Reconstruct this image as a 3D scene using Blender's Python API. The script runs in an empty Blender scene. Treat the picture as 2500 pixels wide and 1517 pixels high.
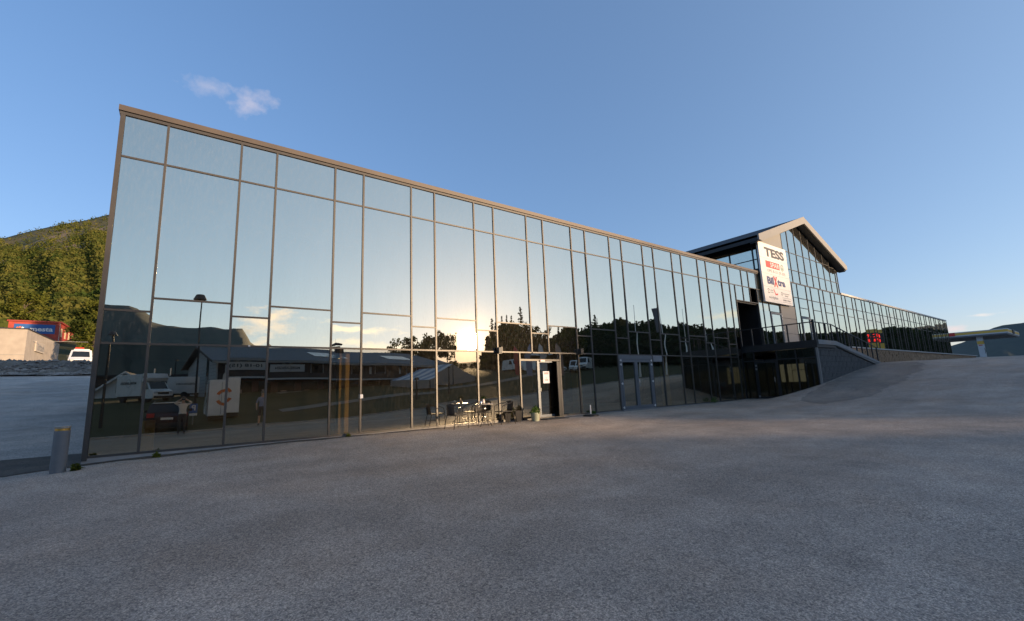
import bpy, bmesh, math, random
import numpy as np
from mathutils import Vector, Matrix, Euler
R = math.radians
SC = bpy.context.scene
COL = SC.collection
rnd = random.Random(7)

# ---------------------------------------------------------------- camera
CAM = Vector((0.755, -13.0, 1.2))
def camera():
    yaw, pit, rol = 0.6209, 0.1624, -0.0357
    F = Vector((math.sin(yaw)*math.cos(pit), math.cos(yaw)*math.cos(pit), math.sin(pit)))
    r = Vector((math.cos(yaw), -math.sin(yaw), 0)); u = r.cross(F)
    c, s = math.cos(rol), math.sin(rol)
    X = c*r + s*u; Y = -s*r + c*u
    cd = bpy.data.cameras.new('camera'); co = bpy.data.objects.new('camera', cd); COL.objects.link(co)
    m = Matrix((X, Y, -F)).transposed().to_4x4(); m.translation = CAM
    co.matrix_world = m
    cd.sensor_fit = 'HORIZONTAL'; cd.sensor_width = 36; cd.lens = 1069.2179/2500*36
    cd.shift_x = 33.32/2500; cd.shift_y = 14.056/2500
    cd.clip_start = 0.02; cd.clip_end = 9000
    SC.camera = co
camera()

# ---------------------------------------------------------------- light
SUN_AZ, SUN_EL = R(31.66), R(6.25)           # azimuth measured from -Y towards +X
SUN_DIR = Vector((math.sin(SUN_AZ)*math.cos(SUN_EL), -math.cos(SUN_AZ)*math.cos(SUN_EL), math.sin(SUN_EL)))
SKY_STRENGTH = 0.15
SUN_STRENGTH = 3.3
SUN_ANGLE = R(2.8)
EXPOSURE = 1.4
def N(nt, typ, **kw):
    n = nt.nodes.new(typ)
    for k, v in kw.items():
        if k.startswith('i_'):
            key = k[2:]; key = int(key) if key.isdigit() else key.replace('_', ' ')
            n.inputs[key].default_value = v
        else: setattr(n, k, v)
    return n
def M(nt, op, a, b=None, c=None, clamp=False):
    n = nt.nodes.new('ShaderNodeMath'); n.operation = op; n.use_clamp = clamp
    for i, x in enumerate((a, b, c)):
        if x is None: continue
        if isinstance(x, (int, float)): n.inputs[i].default_value = x
        else: nt.links.new(x, n.inputs[i])
    return n.outputs[0]
def VM(nt, op, a, b=None):
    n = nt.nodes.new('ShaderNodeVectorMath'); n.operation = op
    for i, x in enumerate((a, b)):
        if x is None: continue
        if isinstance(x, (tuple, list, Vector)): n.inputs[i].default_value = tuple(x)
        else: nt.links.new(x, n.inputs[i])
    return n.outputs['Value'] if op in ('DOT_PRODUCT', 'LENGTH', 'DISTANCE') else n.outputs[0]
def MIX(nt, fac, a, b, blend='MIX'):
    n = nt.nodes.new('ShaderNodeMix'); n.data_type = 'RGBA'; n.blend_type = blend; n.clamp_factor = True
    for i, x in ((0, fac), (6, a), (7, b)):
        if isinstance(x, (int, float)): n.inputs[i].default_value = x
        elif isinstance(x, tuple): n.inputs[i].default_value = x if len(x) == 4 else (*x, 1)
        else: nt.links.new(x, n.inputs[i])
    return n.outputs[2]
def azel(az, el):
    az, el = R(az), R(el)
    return Vector((math.sin(az)*math.cos(el), math.cos(az)*math.cos(el), math.sin(el)))

def world():
    w = bpy.data.worlds.new('World'); SC.world = w; w.use_nodes = True
    nt = w.node_tree; nt.nodes.clear()
    out = N(nt, 'ShaderNodeOutputWorld'); bg = N(nt, 'ShaderNodeBackground')
    sky = N(nt, 'ShaderNodeTexSky', sky_type='NISHITA', sun_disc=False)
    sky.sun_elevation = SUN_EL
    sky.sun_rotation = math.pi - SUN_AZ          # same direction as the sun lamp
    sky.air_density = 1.0; sky.dust_density = 0.15; sky.ozone_density = 3.0; sky.altitude = 30
    hs = N(nt, 'ShaderNodeHueSaturation'); hs.inputs['Saturation'].default_value = 1.02; nt.links.new(sky.outputs[0], hs.inputs['Color']); col = MIX(nt, 1., hs.outputs[0], (1.2, 1.02, 1.08), 'MULTIPLY')
    sp = N(nt, 'ShaderNodeSeparateColor'); nt.links.new(col, sp.inputs[0]); cb = N(nt, 'ShaderNodeCombineColor')
    for i, (pw, k) in enumerate(((.80, .70), (.68, .81), (.60, 1.05))):      # softer gradient towards the horizon
        nt.links.new(M(nt, 'MULTIPLY', M(nt, 'POWER', sp.outputs[i], pw), k), cb.inputs[i])
    col = cb.outputs[0]
    tc = N(nt, 'ShaderNodeTexCoord'); d = tc.outputs['Generated']
    # clouds, far off at their own directions: (azimuth from +Y, elevation, half width, half height, tint, amount, noise scale)
    clouds = [(4.2, 32.0, 2.9, 2.0, (2.1, 1.85, 2.0), .66, 20.), (.4, 32.5, 3.2, 1.3, (1.9, 1.75, 1.95), .5, 20.),
              (180-7.6, 8.0, 3.6, 2.4, (5.0, 3.6, 2.6), .8, 26.), (180-5.4, 7.2, 1.2, .7, (1.6, 1.5, 1.6), .9, 40.),
              (180-17.5, 7.9, 7.0, .75, (6.5, 5.0, 3.2), .65, 30.), (180-20., 6.2, 9.0, .8, (6.5, 4.8, 3.0), .5, 24.),
              (180-78., 5.4, 7.0, 1.5, (1.5, 1.7, 2.1), .9, 22.), (180-64., 7.6, 5.0, .7, (3.4, 2.8, 2.0), .5, 26.),
              (83.6, 4.85, 1.6, .22, (2.6, 2.2, 2.0), .5, 40.), (81.6, 3.9, 1.6, .6, (2.5, 1.8, 1.8), .55, 40.),
              ]
    for az, el, hw, hh, tint, amt, sc in clouds:
        c = azel(az, el); t1 = azel(az+90, 0); t2 = c.cross(t1)*-1
        n = N(nt, 'ShaderNodeTexNoise'); n.inputs['Scale'].default_value = sc; n.inputs['Detail'].default_value = 7; n.inputs['Roughness'].default_value = .58
        mp = N(nt, 'ShaderNodeMapping'); mp.inputs['Scale'].default_value = (1, 1, 2.6 if el < 20 else 1.3); nt.links.new(d, mp.inputs[0]); nt.links.new(mp.outputs[0], n.inputs['Vector'])
        a = M(nt, 'DIVIDE', VM(nt, 'DOT_PRODUCT', d, t1), math.sin(R(hw)))
        b = M(nt, 'DIVIDE', M(nt, 'SUBTRACT', VM(nt, 'DOT_PRODUCT', d, t2), 0.), math.sin(R(hh)))
        r = M(nt, 'SQRT', M(nt, 'ADD', M(nt, 'MULTIPLY', a, a), M(nt, 'MULTIPLY', b, b)))
        f = M(nt, 'SUBTRACT', M(nt, 'ADD', 1.15, M(nt, 'MULTIPLY', M(nt, 'SUBTRACT', n.outputs[0], .5), 3.6)), M(nt, 'MULTIPLY', r, 1.5))
        f = M(nt, 'MULTIPLY', M(nt, 'MULTIPLY', f, .7, clamp=True), M(nt, 'GREATER_THAN', VM(nt, 'DOT_PRODUCT', d, c), 0.3))
        f = M(nt, 'MULTIPLY', f, amt)
        col = MIX(nt, f, col, tint)
    # bright hazy aureole of the low sun
    cs = VM(nt, 'DOT_PRODUCT', d, SUN_DIR)
    ang = M(nt, 'ARCCOSINE', M(nt, 'MINIMUM', cs, .99999))
    au = M(nt, 'ADD', M(nt, 'MULTIPLY', M(nt, 'POWER', 2.718, M(nt, 'MULTIPLY', ang, -1/R(1.0))), 30.),
           M(nt, 'MULTIPLY', M(nt, 'POWER', 2.718, M(nt, 'MULTIPLY', ang, -1/R(5.))), .25))
    cmb = N(nt, 'ShaderNodeCombineXYZ')
    for i, k in enumerate((1.0, .58, .20)): nt.links.new(M(nt, 'MULTIPLY', au, k), cmb.inputs[i])
    col = VM(nt, 'ADD', col, cmb.outputs[0])
    gl = M(nt, 'MULTIPLY', M(nt, 'POWER', 2.718, M(nt, 'MULTIPLY', ang, -1/R(44.))), .92)      # pale glow of the sunward half of the sky
    cm2 = N(nt, 'ShaderNodeCombineXYZ')
    for i, k in enumerate((1.0, .95, .50)): nt.links.new(M(nt, 'MULTIPLY', gl, k), cm2.inputs[i])
    col = VM(nt, 'ADD', col, cm2.outputs[0])
    nt.links.new(col, bg.inputs[0]); bg.inputs[1].default_value = SKY_STRENGTH
    nt.links.new(bg.outputs[0], out.inputs[0])
    w.cycles.sampling_method = 'MANUAL'; w.cycles.sample_map_resolution = 2048
world()
def sun():
    l = bpy.data.lights.new('sun', 'SUN'); l.energy = SUN_STRENGTH; l.angle = SUN_ANGLE; l.color = (1, .70, .42)
    o = bpy.data.objects.new('sun', l); COL.objects.link(o); o.location = SUN_DIR*300
    o.rotation_euler = SUN_DIR.to_track_quat('Z', 'Y').to_euler()
sun()
vs = SC.view_settings
vs.view_transform = 'Standard'; vs.look = 'None'; vs.gamma = 1; vs.use_curve_mapping = False; vs.exposure = EXPOSURE
cy = SC.cycles
cy.use_denoising = True; cy.denoiser = 'OPENIMAGEDENOISE'
cy.max_bounces = 7; cy.diffuse_bounces = 2; cy.glossy_bounces = 5; cy.transmission_bounces = 4; cy.transparent_max_bounces = 10; cy.volume_bounces = 0
cy.caustics_reflective = True; cy.caustics_refractive = False; cy.blur_glossy = 1.0; cy.sample_clamp_indirect = 25.0

# ---------------------------------------------------------------- mesh helpers
class MB:
    def __init__(s): s.v = []; s.f = []; s.m = []
    def add(s, v, f, m=0):
        b = len(s.v); s.v += [tuple(x) for x in v]; s.f += [tuple(b+i for i in q) for q in f]; s.m += [m]*len(f); return s
    def box(s, x0, x1, y0, y1, z0, z1, m=0):
        return s.add([(x0,y0,z0),(x1,y0,z0),(x1,y1,z0),(x0,y1,z0),(x0,y0,z1),(x1,y0,z1),(x1,y1,z1),(x0,y1,z1)],
                     [(0,3,2,1),(4,5,6,7),(0,1,5,4),(1,2,6,5),(2,3,7,6),(3,0,4,7)], m)
    def hexa(s, p, m=0):   # 8 points: bottom 4 (ccw seen from above), top 4
        return s.add(p, [(0,3,2,1),(4,5,6,7),(0,1,5,4),(1,2,6,5),(2,3,7,6),(3,0,4,7)], m)
    def tube(s, pts, r, n=8, m=0, caps=True):
        pts = [Vector(p) for p in pts]; rs = r if isinstance(r, (list, tuple)) else [r]*len(pts)
        rings = []; prev = None
        for i, p in enumerate(pts):
            d = (pts[min(i+1, len(pts)-1)] - pts[max(i-1, 0)])
            if d.length < 1e-9: d = Vector((0,0,1))
            d.normalize()
            if prev is None:
                a = Vector((0,0,1)) if abs(d.z) < .9 else Vector((1,0,0))
                x = d.cross(a).normalized()
            else: x = (prev - d*prev.dot(d)).normalized()
            prev = x; y = d.cross(x)
            rings.append([p + (x*math.cos(2*math.pi*k/n) + y*math.sin(2*math.pi*k/n))*rs[i] for k in range(n)])
        v = [q for rg in rings for q in rg]; f = []
        for i in range(len(pts)-1):
            for k in range(n): f.append((i*n+k, i*n+(k+1)%n, (i+1)*n+(k+1)%n, (i+1)*n+k))
        if caps: f.append(tuple(range(n-1,-1,-1))); f.append(tuple((len(pts)-1)*n+k for k in range(n)))
        return s.add(v, f, m)
    def lathe(s, prof, c=(0,0,0), n=24, m=0):
        v = []; f = []
        for r, z in prof:
            for k in range(n): v.append((c[0]+r*math.cos(2*math.pi*k/n), c[1]+r*math.sin(2*math.pi*k/n), c[2]+z))
        for i in range(len(prof)-1):
            for k in range(n): f.append((i*n+k, i*n+(k+1)%n, (i+1)*n+(k+1)%n, (i+1)*n+k))
        f.append(tuple(range(n-1,-1,-1))); f.append(tuple((len(prof)-1)*n+k for k in range(n)))
        return s.add(v, f, m)
    def prism(s, poly, a, b, axis='y', m=0):
        n = len(poly)
        def P(u, w, t): return {'y': (u, t, w), 'x': (t, u, w), 'z': (u, w, t)}[axis]
        v = [P(u, w, a) for u, w in poly] + [P(u, w, b) for u, w in poly]
        f = [tuple(range(n)), tuple(range(2*n-1, n-1, -1))] + [(i, n+i, n+(i+1)%n, (i+1)%n) for i in range(n)]
        return s.add(v, f, m)
    def quad(s, p, m=0): return s.add(p, [tuple(range(len(p)))], m)
    def mesh(s, name, mats, smooth=False):
        me = bpy.data.meshes.new(name); me.from_pydata(s.v, [], s.f)
        for mt in (mats if isinstance(mats, (list, tuple)) else [mats]): me.materials.append(mt)
        me.polygons.foreach_set('material_index', s.m)
        bm = bmesh.new(); bm.from_mesh(me); bmesh.ops.recalc_face_normals(bm, faces=bm.faces); bm.to_mesh(me); bm.free()
        if smooth: me.shade_smooth() if smooth is True else smooth_by_angle(me, smooth)
        return me
    def obj(s, name, mats, parent=None, smooth=False):
        return link(name, s.mesh(name, mats, smooth), parent)
def smooth_by_angle(me, ang):
    me.shade_smooth(); bm = bmesh.new(); bm.from_mesh(me)
    for e in bm.edges:
        if len(e.link_faces) == 2 and e.calc_face_angle(0) > ang: e.smooth = False
    bm.to_mesh(me); bm.free()
def link(name, data, parent=None):
    o = bpy.data.objects.new(name, data); COL.objects.link(o)
    if parent is not None: o.parent = parent
    return o
def tag(o, label=None, cat=None, group=None, kind=None):
    if label: o['label'] = label
    if cat: o['category'] = cat
    if group: o['group'] = group
    if kind: o['kind'] = kind
    return o
def thing(name, label, cat, loc=(0,0,0), rz=0, group=None):
    o = link(name, None); o.location = loc; o.rotation_euler = (0,0,rz); o.empty_display_size = .1
    return tag(o, label, cat, group)
def copy_tree(o, parent=None):
    c = o.copy(); COL.objects.link(c); c.parent = parent
    for ch in list(o.children): copy_tree(ch, c)
    return c
def bevel(o, w=.01, seg=2):
    b = o.modifiers.new('bevel', 'BEVEL'); b.width = w; b.segments = seg; b.limit_method = 'ANGLE'; b.angle_limit = R(40); return o

# ---------------------------------------------------------------- materials
MATS = {}
def mat(name, col, rough=.6, metal=0., var=.0, scale=6., bump=0., bscale=None, emit=None, coat=0., spec=.5, col2=None, detail=4.):
    if name in MATS: return MATS[name]
    m = bpy.data.materials.new(name); m.use_nodes = True; nt = m.node_tree
    p = nt.nodes['Principled BSDF']
    p.inputs['Base Color'].default_value = (*col, 1); p.inputs['Roughness'].default_value = rough; p.inputs['Metallic'].default_value = metal
    p.inputs['Specular IOR Level'].default_value = spec; p.inputs['Coat Weight'].default_value = coat
    if var or bump or col2:
        tc = N(nt, 'ShaderNodeTexCoord')
        n = N(nt, 'ShaderNodeTexNoise'); n.inputs['Scale'].default_value = scale; n.inputs['Detail'].default_value = detail
        nt.links.new(tc.outputs['Object'], n.inputs['Vector'])
        c2 = col2 if col2 else tuple(max(0, c*(1-var)) for c in col)
        c1 = col if col2 else tuple(c*(1+var) for c in col)
        cr = N(nt, 'ShaderNodeMapRange'); cr.inputs[1].default_value = .3; cr.inputs[2].default_value = .7; nt.links.new(n.outputs[0], cr.inputs[0])
        nt.links.new(MIX(nt, cr.outputs[0], c2, c1), p.inputs['Base Color'])
        nt.links.new(M(nt, 'ADD', rough-.06, M(nt, 'MULTIPLY', n.outputs[0], .12)), p.inputs['Roughness'])
        if bump:
            b = N(nt, 'ShaderNodeBump'); b.inputs['Strength'].default_value = bump; b.inputs['Distance'].default_value = .02
            n2 = N(nt, 'ShaderNodeTexNoise'); n2.inputs['Scale'].default_value = bscale or scale*4; n2.inputs['Detail'].default_value = 3
            nt.links.new(tc.outputs['Object'], n2.inputs['Vector']); nt.links.new(n2.outputs[0], b.inputs['Height']); nt.links.new(b.outputs[0], p.inputs['Normal'])
    if emit:
        p.inputs['Emission Color'].default_value = (*emit[:3], 1); p.inputs['Emission Strength'].default_value = emit[3]
    MATS[name] = m; return m

def mat_glass(name='glass', refl=.68, c1=(.85, .85, .73), c2=(.93, .91, .78), tint=(.42, .43, .36), dust=.16):
    m = bpy.data.materials.new('mirror_'+name); m.use_nodes = True; nt = m.node_tree; nt.nodes.clear()
    out = N(nt, 'ShaderNodeOutputMaterial'); gl = N(nt, 'ShaderNodeBsdfGlossy'); tr = N(nt, 'ShaderNodeBsdfTransparent'); mx = N(nt, 'ShaderNodeMixShader')
    gl.inputs['Roughness'].default_value = 0.0
    tr.inputs['Color'].default_value = (*tint, 1)
    fr = N(nt, 'ShaderNodeFresnel'); fr.inputs['IOR'].default_value = 1.5
    tc = N(nt, 'ShaderNodeTexCoord')
    # faint grime film and dried drip marks
    n = N(nt, 'ShaderNodeTexNoise'); n.inputs['Scale'].default_value = 1.3; n.inputs['Detail'].default_value = 5
    mp = N(nt, 'ShaderNodeMapping'); mp.inputs['Scale'].default_value = (2.5, 1, .6); nt.links.new(tc.outputs['Object'], mp.inputs[0]); nt.links.new(mp.outputs[0], n.inputs['Vector'])
    nt.links.new(MIX(nt, n.outputs[0], c1, c2), gl.inputs['Color'])
    nt.links.new(M(nt, 'ADD', refl, M(nt, 'MULTIPLY', fr.outputs[0], .45), clamp=True), mx.inputs[0])
    nt.links.new(tr.outputs[0], mx.inputs[1]); nt.links.new(gl.outputs[0], mx.inputs[2])
    # thin dust that scatters a little light
    df = N(nt, 'ShaderNodeBsdfDiffuse'); df.inputs[0].default_value = (.5, .45, .38, 1); m2 = N(nt, 'ShaderNodeMixShader')
    n3 = N(nt, 'ShaderNodeTexNoise'); n3.inputs['Scale'].default_value = 9; n3.inputs['Detail'].default_value = 6; nt.links.new(mp.outputs[0], n3.inputs['Vector'])
    nt.links.new(M(nt, 'MULTIPLY', M(nt, 'POWER', n3.outputs[0], 3.), dust, clamp=True), m2.inputs[0])
    nt.links.new(mx.outputs[0], m2.inputs[1]); nt.links.new(df.outputs[0], m2.inputs[2]); nt.links.new(m2.outputs[0], out.inputs[0])
    MATS[name] = m; return m
GLASS = mat_glass()
GLASSL = mat_glass('glass_lower', .47, (.80, .76, .62), (.86, .81, .67), (.64, .60, .48), .10)      # clearer shop glass of the ground floor
GLASSP = mat_glass('glass_porch', .16, (.6, .6, .55), (.7, .7, .62), (.30, .31, .30), .04)       # dark glass of the porch

def mat_asphalt(name='asphalt', dark=1.):
    m = bpy.data.materials.new(name); m.use_nodes = True; nt = m.node_tree; p = nt.nodes['Principled BSDF']
    tc = N(nt, 'ShaderNodeTexCoord'); P = tc.outputs['Object']
    def noise(s, det=3, r=.5):
        n = N(nt, 'ShaderNodeTexNoise'); n.inputs['Scale'].default_value = s; n.inputs['Detail'].default_value = det; n.inputs['Roughness'].default_value = r; nt.links.new(P, n.inputs['Vector']); return n.outputs[0]
    v = N(nt, 'ShaderNodeTexVoronoi'); v.inputs['Scale'].default_value = 120; nt.links.new(P, v.inputs['Vector'])
    vcol = N(nt, 'ShaderNodeSeparateColor'); nt.links.new(v.outputs['Color'], vcol.inputs[0])
    v2 = N(nt, 'ShaderNodeTexVoronoi'); v2.inputs['Scale'].default_value = 60; nt.links.new(P, v2.inputs['Vector'])
    vc2 = N(nt, 'ShaderNodeSeparateColor'); nt.links.new(v2.outputs['Color'], vc2.inputs[0])
    st = M(nt, 'POWER', vcol.outputs[0], 2.2)
    base = MIX(nt, st, (.19, .19, .195), (.48, .47, .45))
    base = MIX(nt, M(nt, 'MULTIPLY', M(nt, 'GREATER_THAN', vc2.outputs[1], .86), .35), base, (.58, .56, .53))
    base = MIX(nt, M(nt, 'MULTIPLY', M(nt, 'LESS_THAN', vc2.outputs[2], .2), .42), base, (.035, .036, .040))
    big = noise(.22, 5, .6); mid = noise(1.3, 5, .6)
    mr = N(nt, 'ShaderNodeMapRange'); mr.inputs[1].default_value = .38; mr.inputs[2].default_value = .62; mr.inputs[3].default_value = .84; mr.inputs[4].default_value = 1.14; nt.links.new(big, mr.inputs[0])
    mr2 = N(nt, 'ShaderNodeMapRange'); mr2.inputs[1].default_value = .35; mr2.inputs[2].default_value = .65; mr2.inputs[3].default_value = .88; mr2.inputs[4].default_value = 1.1; nt.links.new(mid, mr2.inputs[0])
    f = M(nt, 'MULTIPLY', M(nt, 'MULTIPLY', mr.outputs[0], mr2.outputs[0]), dark)
    mpa = N(nt, 'ShaderNodeMapping'); mpa.inputs['Scale'].default_value = (.12, .9, 1); mpa.inputs['Rotation'].default_value = (0, 0, R(-24)); nt.links.new(P, mpa.inputs[0])
    na = N(nt, 'ShaderNodeTexNoise'); na.inputs['Scale'].default_value = 1.0; na.inputs['Detail'].default_value = 6; nt.links.new(mpa.outputs[0], na.inputs['Vector'])
    ma = N(nt, 'ShaderNodeMapRange'); ma.inputs[1].default_value = .36; ma.inputs[2].default_value = .64; ma.inputs[3].default_value = .90; ma.inputs[4].default_value = 1.07; nt.links.new(na.outputs[0], ma.inputs[0])
    f = M(nt, 'MULTIPLY', f, ma.outputs[0])      # worn wheel tracks and dust along the way vehicles pass
    # darker oil stains and tyre-dark patches, lighter sandy dust
    stn = noise(.75, 6, .65); s3 = M(nt, 'MULTIPLY', M(nt, 'SUBTRACT', stn, .60), 5., clamp=True)
    f = M(nt, 'MULTIPLY', f, M(nt, 'SUBTRACT', 1., M(nt, 'MULTIPLY', s3, .35)))
    cm = N(nt, 'ShaderNodeCombineXYZ'); [nt.links.new(f, cm.inputs[i]) for i in range(3)]
    c = MIX(nt, 1., base, cm.outputs[0], 'MULTIPLY'); c = MIX(nt, 1., c, (1.17, 1.0, .84), 'MULTIPLY')
    hue = noise(.5, 3); c = MIX(nt, M(nt, 'MULTIPLY', M(nt, 'SUBTRACT', hue, .45), 2.5, clamp=True), c, MIX(nt, 1., c, (1.12, 1.0, .9), 'MULTIPLY'))
    # fine cracks
    cr = N(nt, 'ShaderNodeTexVoronoi'); cr.feature = 'DISTANCE_TO_EDGE'; cr.inputs['Scale'].default_value = .16
    wv = N(nt, 'ShaderNodeTexNoise'); wv.inputs['Scale'].default_value = 1.1; wv.inputs['Detail'].default_value = 6; nt.links.new(P, wv.inputs['Vector'])
    nt.links.new(VM(nt, 'ADD', P, VM(nt, 'SCALE', wv.outputs['Color'])), cr.inputs['Vector'])
    ck = M(nt, 'LESS_THAN', cr.outputs[0], .0016)
    c = MIX(nt, M(nt, 'MULTIPLY', M(nt, 'MULTIPLY', ck, M(nt, 'GREATER_THAN', noise(.35, 2), .60)), .25), c, (.06, .06, .06))
    nt.links.new(c, p.inputs['Base Color']); p.inputs['Roughness'].default_value = .82; p.inputs['Specular IOR Level'].default_value = .35
    b = N(nt, 'ShaderNodeBump'); b.inputs['Strength'].default_value = .9; b.inputs['Distance'].default_value = .006
    nt.links.new(M(nt, 'ADD', M(nt, 'MULTIPLY', vcol.outputs[0], 1.), M(nt, 'MULTIPLY', noise(40, 2), 1.)), b.inputs['Height']); nt.links.new(b.outputs[0], p.inputs['Normal'])
    MATS[name] = m; return m
ASPH = mat_asphalt()

def mat_ground(name, cols, scale=.4, fine=14., rough=.9, bump=.8, rock=None):
    m = bpy.data.materials.new(name); m.use_nodes = True; nt = m.node_tree; p = nt.nodes['Principled BSDF']
    tc = N(nt, 'ShaderNodeTexCoord'); P = tc.outputs['Object']
    def noise(s, det=5): 
        n = N(nt, 'ShaderNodeTexNoise'); n.inputs['Scale'].default_value = s; n.inputs['Detail'].default_value = det; nt.links.new(P, n.inputs['Vector']); return n.outputs[0]
    a = M(nt, 'MULTIPLY', M(nt, 'SUBTRACT', noise(scale), .35), 3.3, clamp=True); b = M(nt, 'MULTIPLY', M(nt, 'SUBTRACT', noise(fine), .3), 2.5, clamp=True)
    c = MIX(nt, a, cols[0], cols[1]); c = MIX(nt, M(nt, 'MULTIPLY', b, .6), c, cols[2])
    if rock: c = MIX(nt, M(nt, 'MULTIPLY', M(nt, 'SUBTRACT', noise(rock[0]), rock[1]), 9., clamp=True), c, rock[2])
    nt.links.new(c, p.inputs['Base Color']); p.inputs['Roughness'].default_value = rough; p.inputs['Specular IOR Level'].default_value = .2
    bp = N(nt, 'ShaderNodeBump'); bp.inputs['Strength'].default_value = bump; bp.inputs['Distance'].default_value = .08
    nt.links.new(noise(fine*1.7, 3), bp.inputs['Height']); nt.links.new(bp.outputs[0], p.inputs['Normal'])
    MATS[name] = m; return m
GRASS = mat_ground('grass', [(.030, .036, .010), (.065, .060, .022), (.042, .046, .014)], .35, 9.)
GRAVEL = mat_ground('gravel', [(.16, .13, .10), (.30, .25, .19), (.08, .07, .06)], .8, 3.5)
DIRT = mat_ground('dirt', [(.10, .085, .07), (.16, .13, .10), (.07, .06, .05)], 1.2, 11.)
PATHM = mat_ground('path_gravel', [(.22, .20, .18), (.30, .27, .23), (.16, .15, .13)], .8, 12.)
HILLM = mat_ground('hill_heath', [(.075, .08, .025), (.17, .13, .055), (.11, .095, .04)], .02, .15, bump=.3, rock=(.012, .52, (.26, .19, .14)))
FARH = mat_ground('far_forest', [(.030, .045, .040), (.045, .06, .05), (.036, .052, .046)], .01, .08, bump=.3)  # forest greens pulled slightly towards blue, distance haze put into the colour

def mat_leaf(name, c1, c2, trans=.35, nsc=.9):
    m = bpy.data.materials.new(name); m.use_nodes = True; nt = m.node_tree; nt.nodes.clear()
    out = N(nt, 'ShaderNodeOutputMaterial'); tc = N(nt, 'ShaderNodeTexCoord'); n = N(nt, 'ShaderNodeTexNoise'); n.inputs['Scale'].default_value = nsc; n.inputs['Detail'].default_value = 6
    nt.links.new(tc.outputs['Object'], n.inputs['Vector'])
    mr = N(nt, 'ShaderNodeMapRange'); mr.inputs[1].default_value = .35; mr.inputs[2].default_value = .65; nt.links.new(n.outputs[0], mr.inputs[0])
    c = MIX(nt, mr.outputs[0], c1, c2)
    d = N(nt, 'ShaderNodeBsdfDiffuse'); t = N(nt, 'ShaderNodeBsdfTranslucent'); mx = N(nt, 'ShaderNodeMixShader'); mx.inputs[0].default_value = trans
    nt.links.new(c, d.inputs[0]); nt.links.new(c, t.inputs[0]); nt.links.new(d.outputs[0], mx.inputs[1]); nt.links.new(t.outputs[0], mx.inputs[2]); nt.links.new(mx.outputs[0], out.inputs[0])
    MATS[name] = m; return m
LEAF = mat_leaf('leaf_deciduous', (.045, .065, .015), (.09, .10, .025))
LEAFD = mat_leaf('leaf_spruce', (.018, .032, .014), (.035, .05, .018), .12)
LEAFY = mat_leaf('leaf_birch', (.075, .095, .018), (.15, .15, .03))
LEAFH = mat_leaf('leaf_hill', (.045, .07, .018), (.14, .135, .035), .25, .06)
LEAFP = mat_leaf('leaf_pot', (.06, .12, .03), (.12, .18, .05))
BARK = mat('bark', (.09, .07, .055), .9, var=.4, scale=8, bump=.6)

ALU = mat('mullion_aluminium', (.055, .050, .046), .45, .2, var=.10, scale=3)
ALUD = mat('door_aluminium', (.10, .115, .135), .45, .3, var=.08, scale=4)
PARA = mat('parapet_sheet', (.085, .068, .055), .5, .2, var=.10, scale=1.5)
STEELD = mat('dark_steel', (.014, .016, .02), .5, .3, var=.15, scale=5)
BLACKM = mat('black_paint', (.012, .013, .015), .5)
ROOFD = mat('dark_roofing', (.03, .032, .036), .8, var=.2, scale=2, bump=.3)
LGREY = mat('light_grey_cladding', (.20, .198, .195), .6, var=.05, scale=2)
CONC = mat('concrete', (.27, .265, .26), .85, var=.14, scale=2.2, bump=.35, bscale=30)
CONCD = mat('grey_block', (.055, .057, .06), .9, var=.28, scale=4, bump=.5, bscale=25)
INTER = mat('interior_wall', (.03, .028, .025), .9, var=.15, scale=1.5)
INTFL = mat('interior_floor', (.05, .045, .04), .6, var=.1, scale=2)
TIMBER = mat('yellow_timber', (.62, .42, .16), .6, var=.12, scale=2.5)
WHITE = mat('white_paint', (.72, .71, .69), .5, var=.05, scale=2)
WHITEV = mat('white_vehicle_paint', (.74, .74, .74), .28, var=.03, scale=1, coat=.6)
SIGNW = mat('sign_white', (.78, .75, .72), .45, var=.04, scale=1.2)
SIGNK = mat('sign_black', (.03, .03, .035), .5)
SIGNR = mat('sign_red', (.62, .04, .03), .5)
SIGNB = mat('sign_navy', (.02, .03, .14), .5)
SIGNG = mat('sign_green', (.02, .16, .07), .5)
SIGNGR = mat('sign_grey', (.25, .25, .26), .5)
ORANGE = mat('orange_print', (.60, .14, .03), .5)
RUBBER = mat('rubber', (.018, .018, .019), .85, var=.2, scale=9)
CHROME = mat('bright_metal', (.6, .6, .6), .25, .9)
VGLASS = mat('vehicle_glass', (.015, .018, .02), .06, 0, spec=.8)
STONEW = mat('stacked_stone', (.26, .17, .10), .9, var=.45, scale=3.5, bump=1., bscale=8)

# ---------------------------------------------------------------- terrain
def lerp_prof(p, x):
    return float(np.interp(x, [q[0] for q in p], [q[1] for q in p]))
PA = [(-400,-.13),(-2,-.13),(0,-.05),(3,0),(24,.0),(27.8,.06),(30,.2),(60,2.5),(90,3.1),(130,3.75),(260,4.3),(900,6)]        # y = -1.5
PB = [(-400,-.2),(-2,-.2),(2,-.16),(19,-.12),(22,.0),(24.5,.30),(27.8,.86),(33,1.50),(37.8,1.97),(46,2.15),(60,2.36),(80,2.75),(100,3.2),(130,3.8),(260,4.3),(900,6)]   # y = -4
PC = [(-400,-.5),(10,-.5),(16,-.15),(26,.37),(30.6,.77),(35,1.06),(39,1.44),(45,1.74),(51,2.06),(55,2.17),(80,2.75),(130,3.8),(260,5),(900,8)]   # y = -19
PD = [(-400,2.5),(-60,.9),(-3,.85),(5,1.33),(14,1.62),(18,1.98),(27,2.1),(31,2.35),(41,3.55),(57,3.85),(90,4.5),(150,6),(900,20)]               # y = -40
PE = [(-400,9),(-60,3),(5,3),(40,5.5),(60,6.5),(100,8),(150,10),(900,30)]                                                               # y = -95
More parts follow.
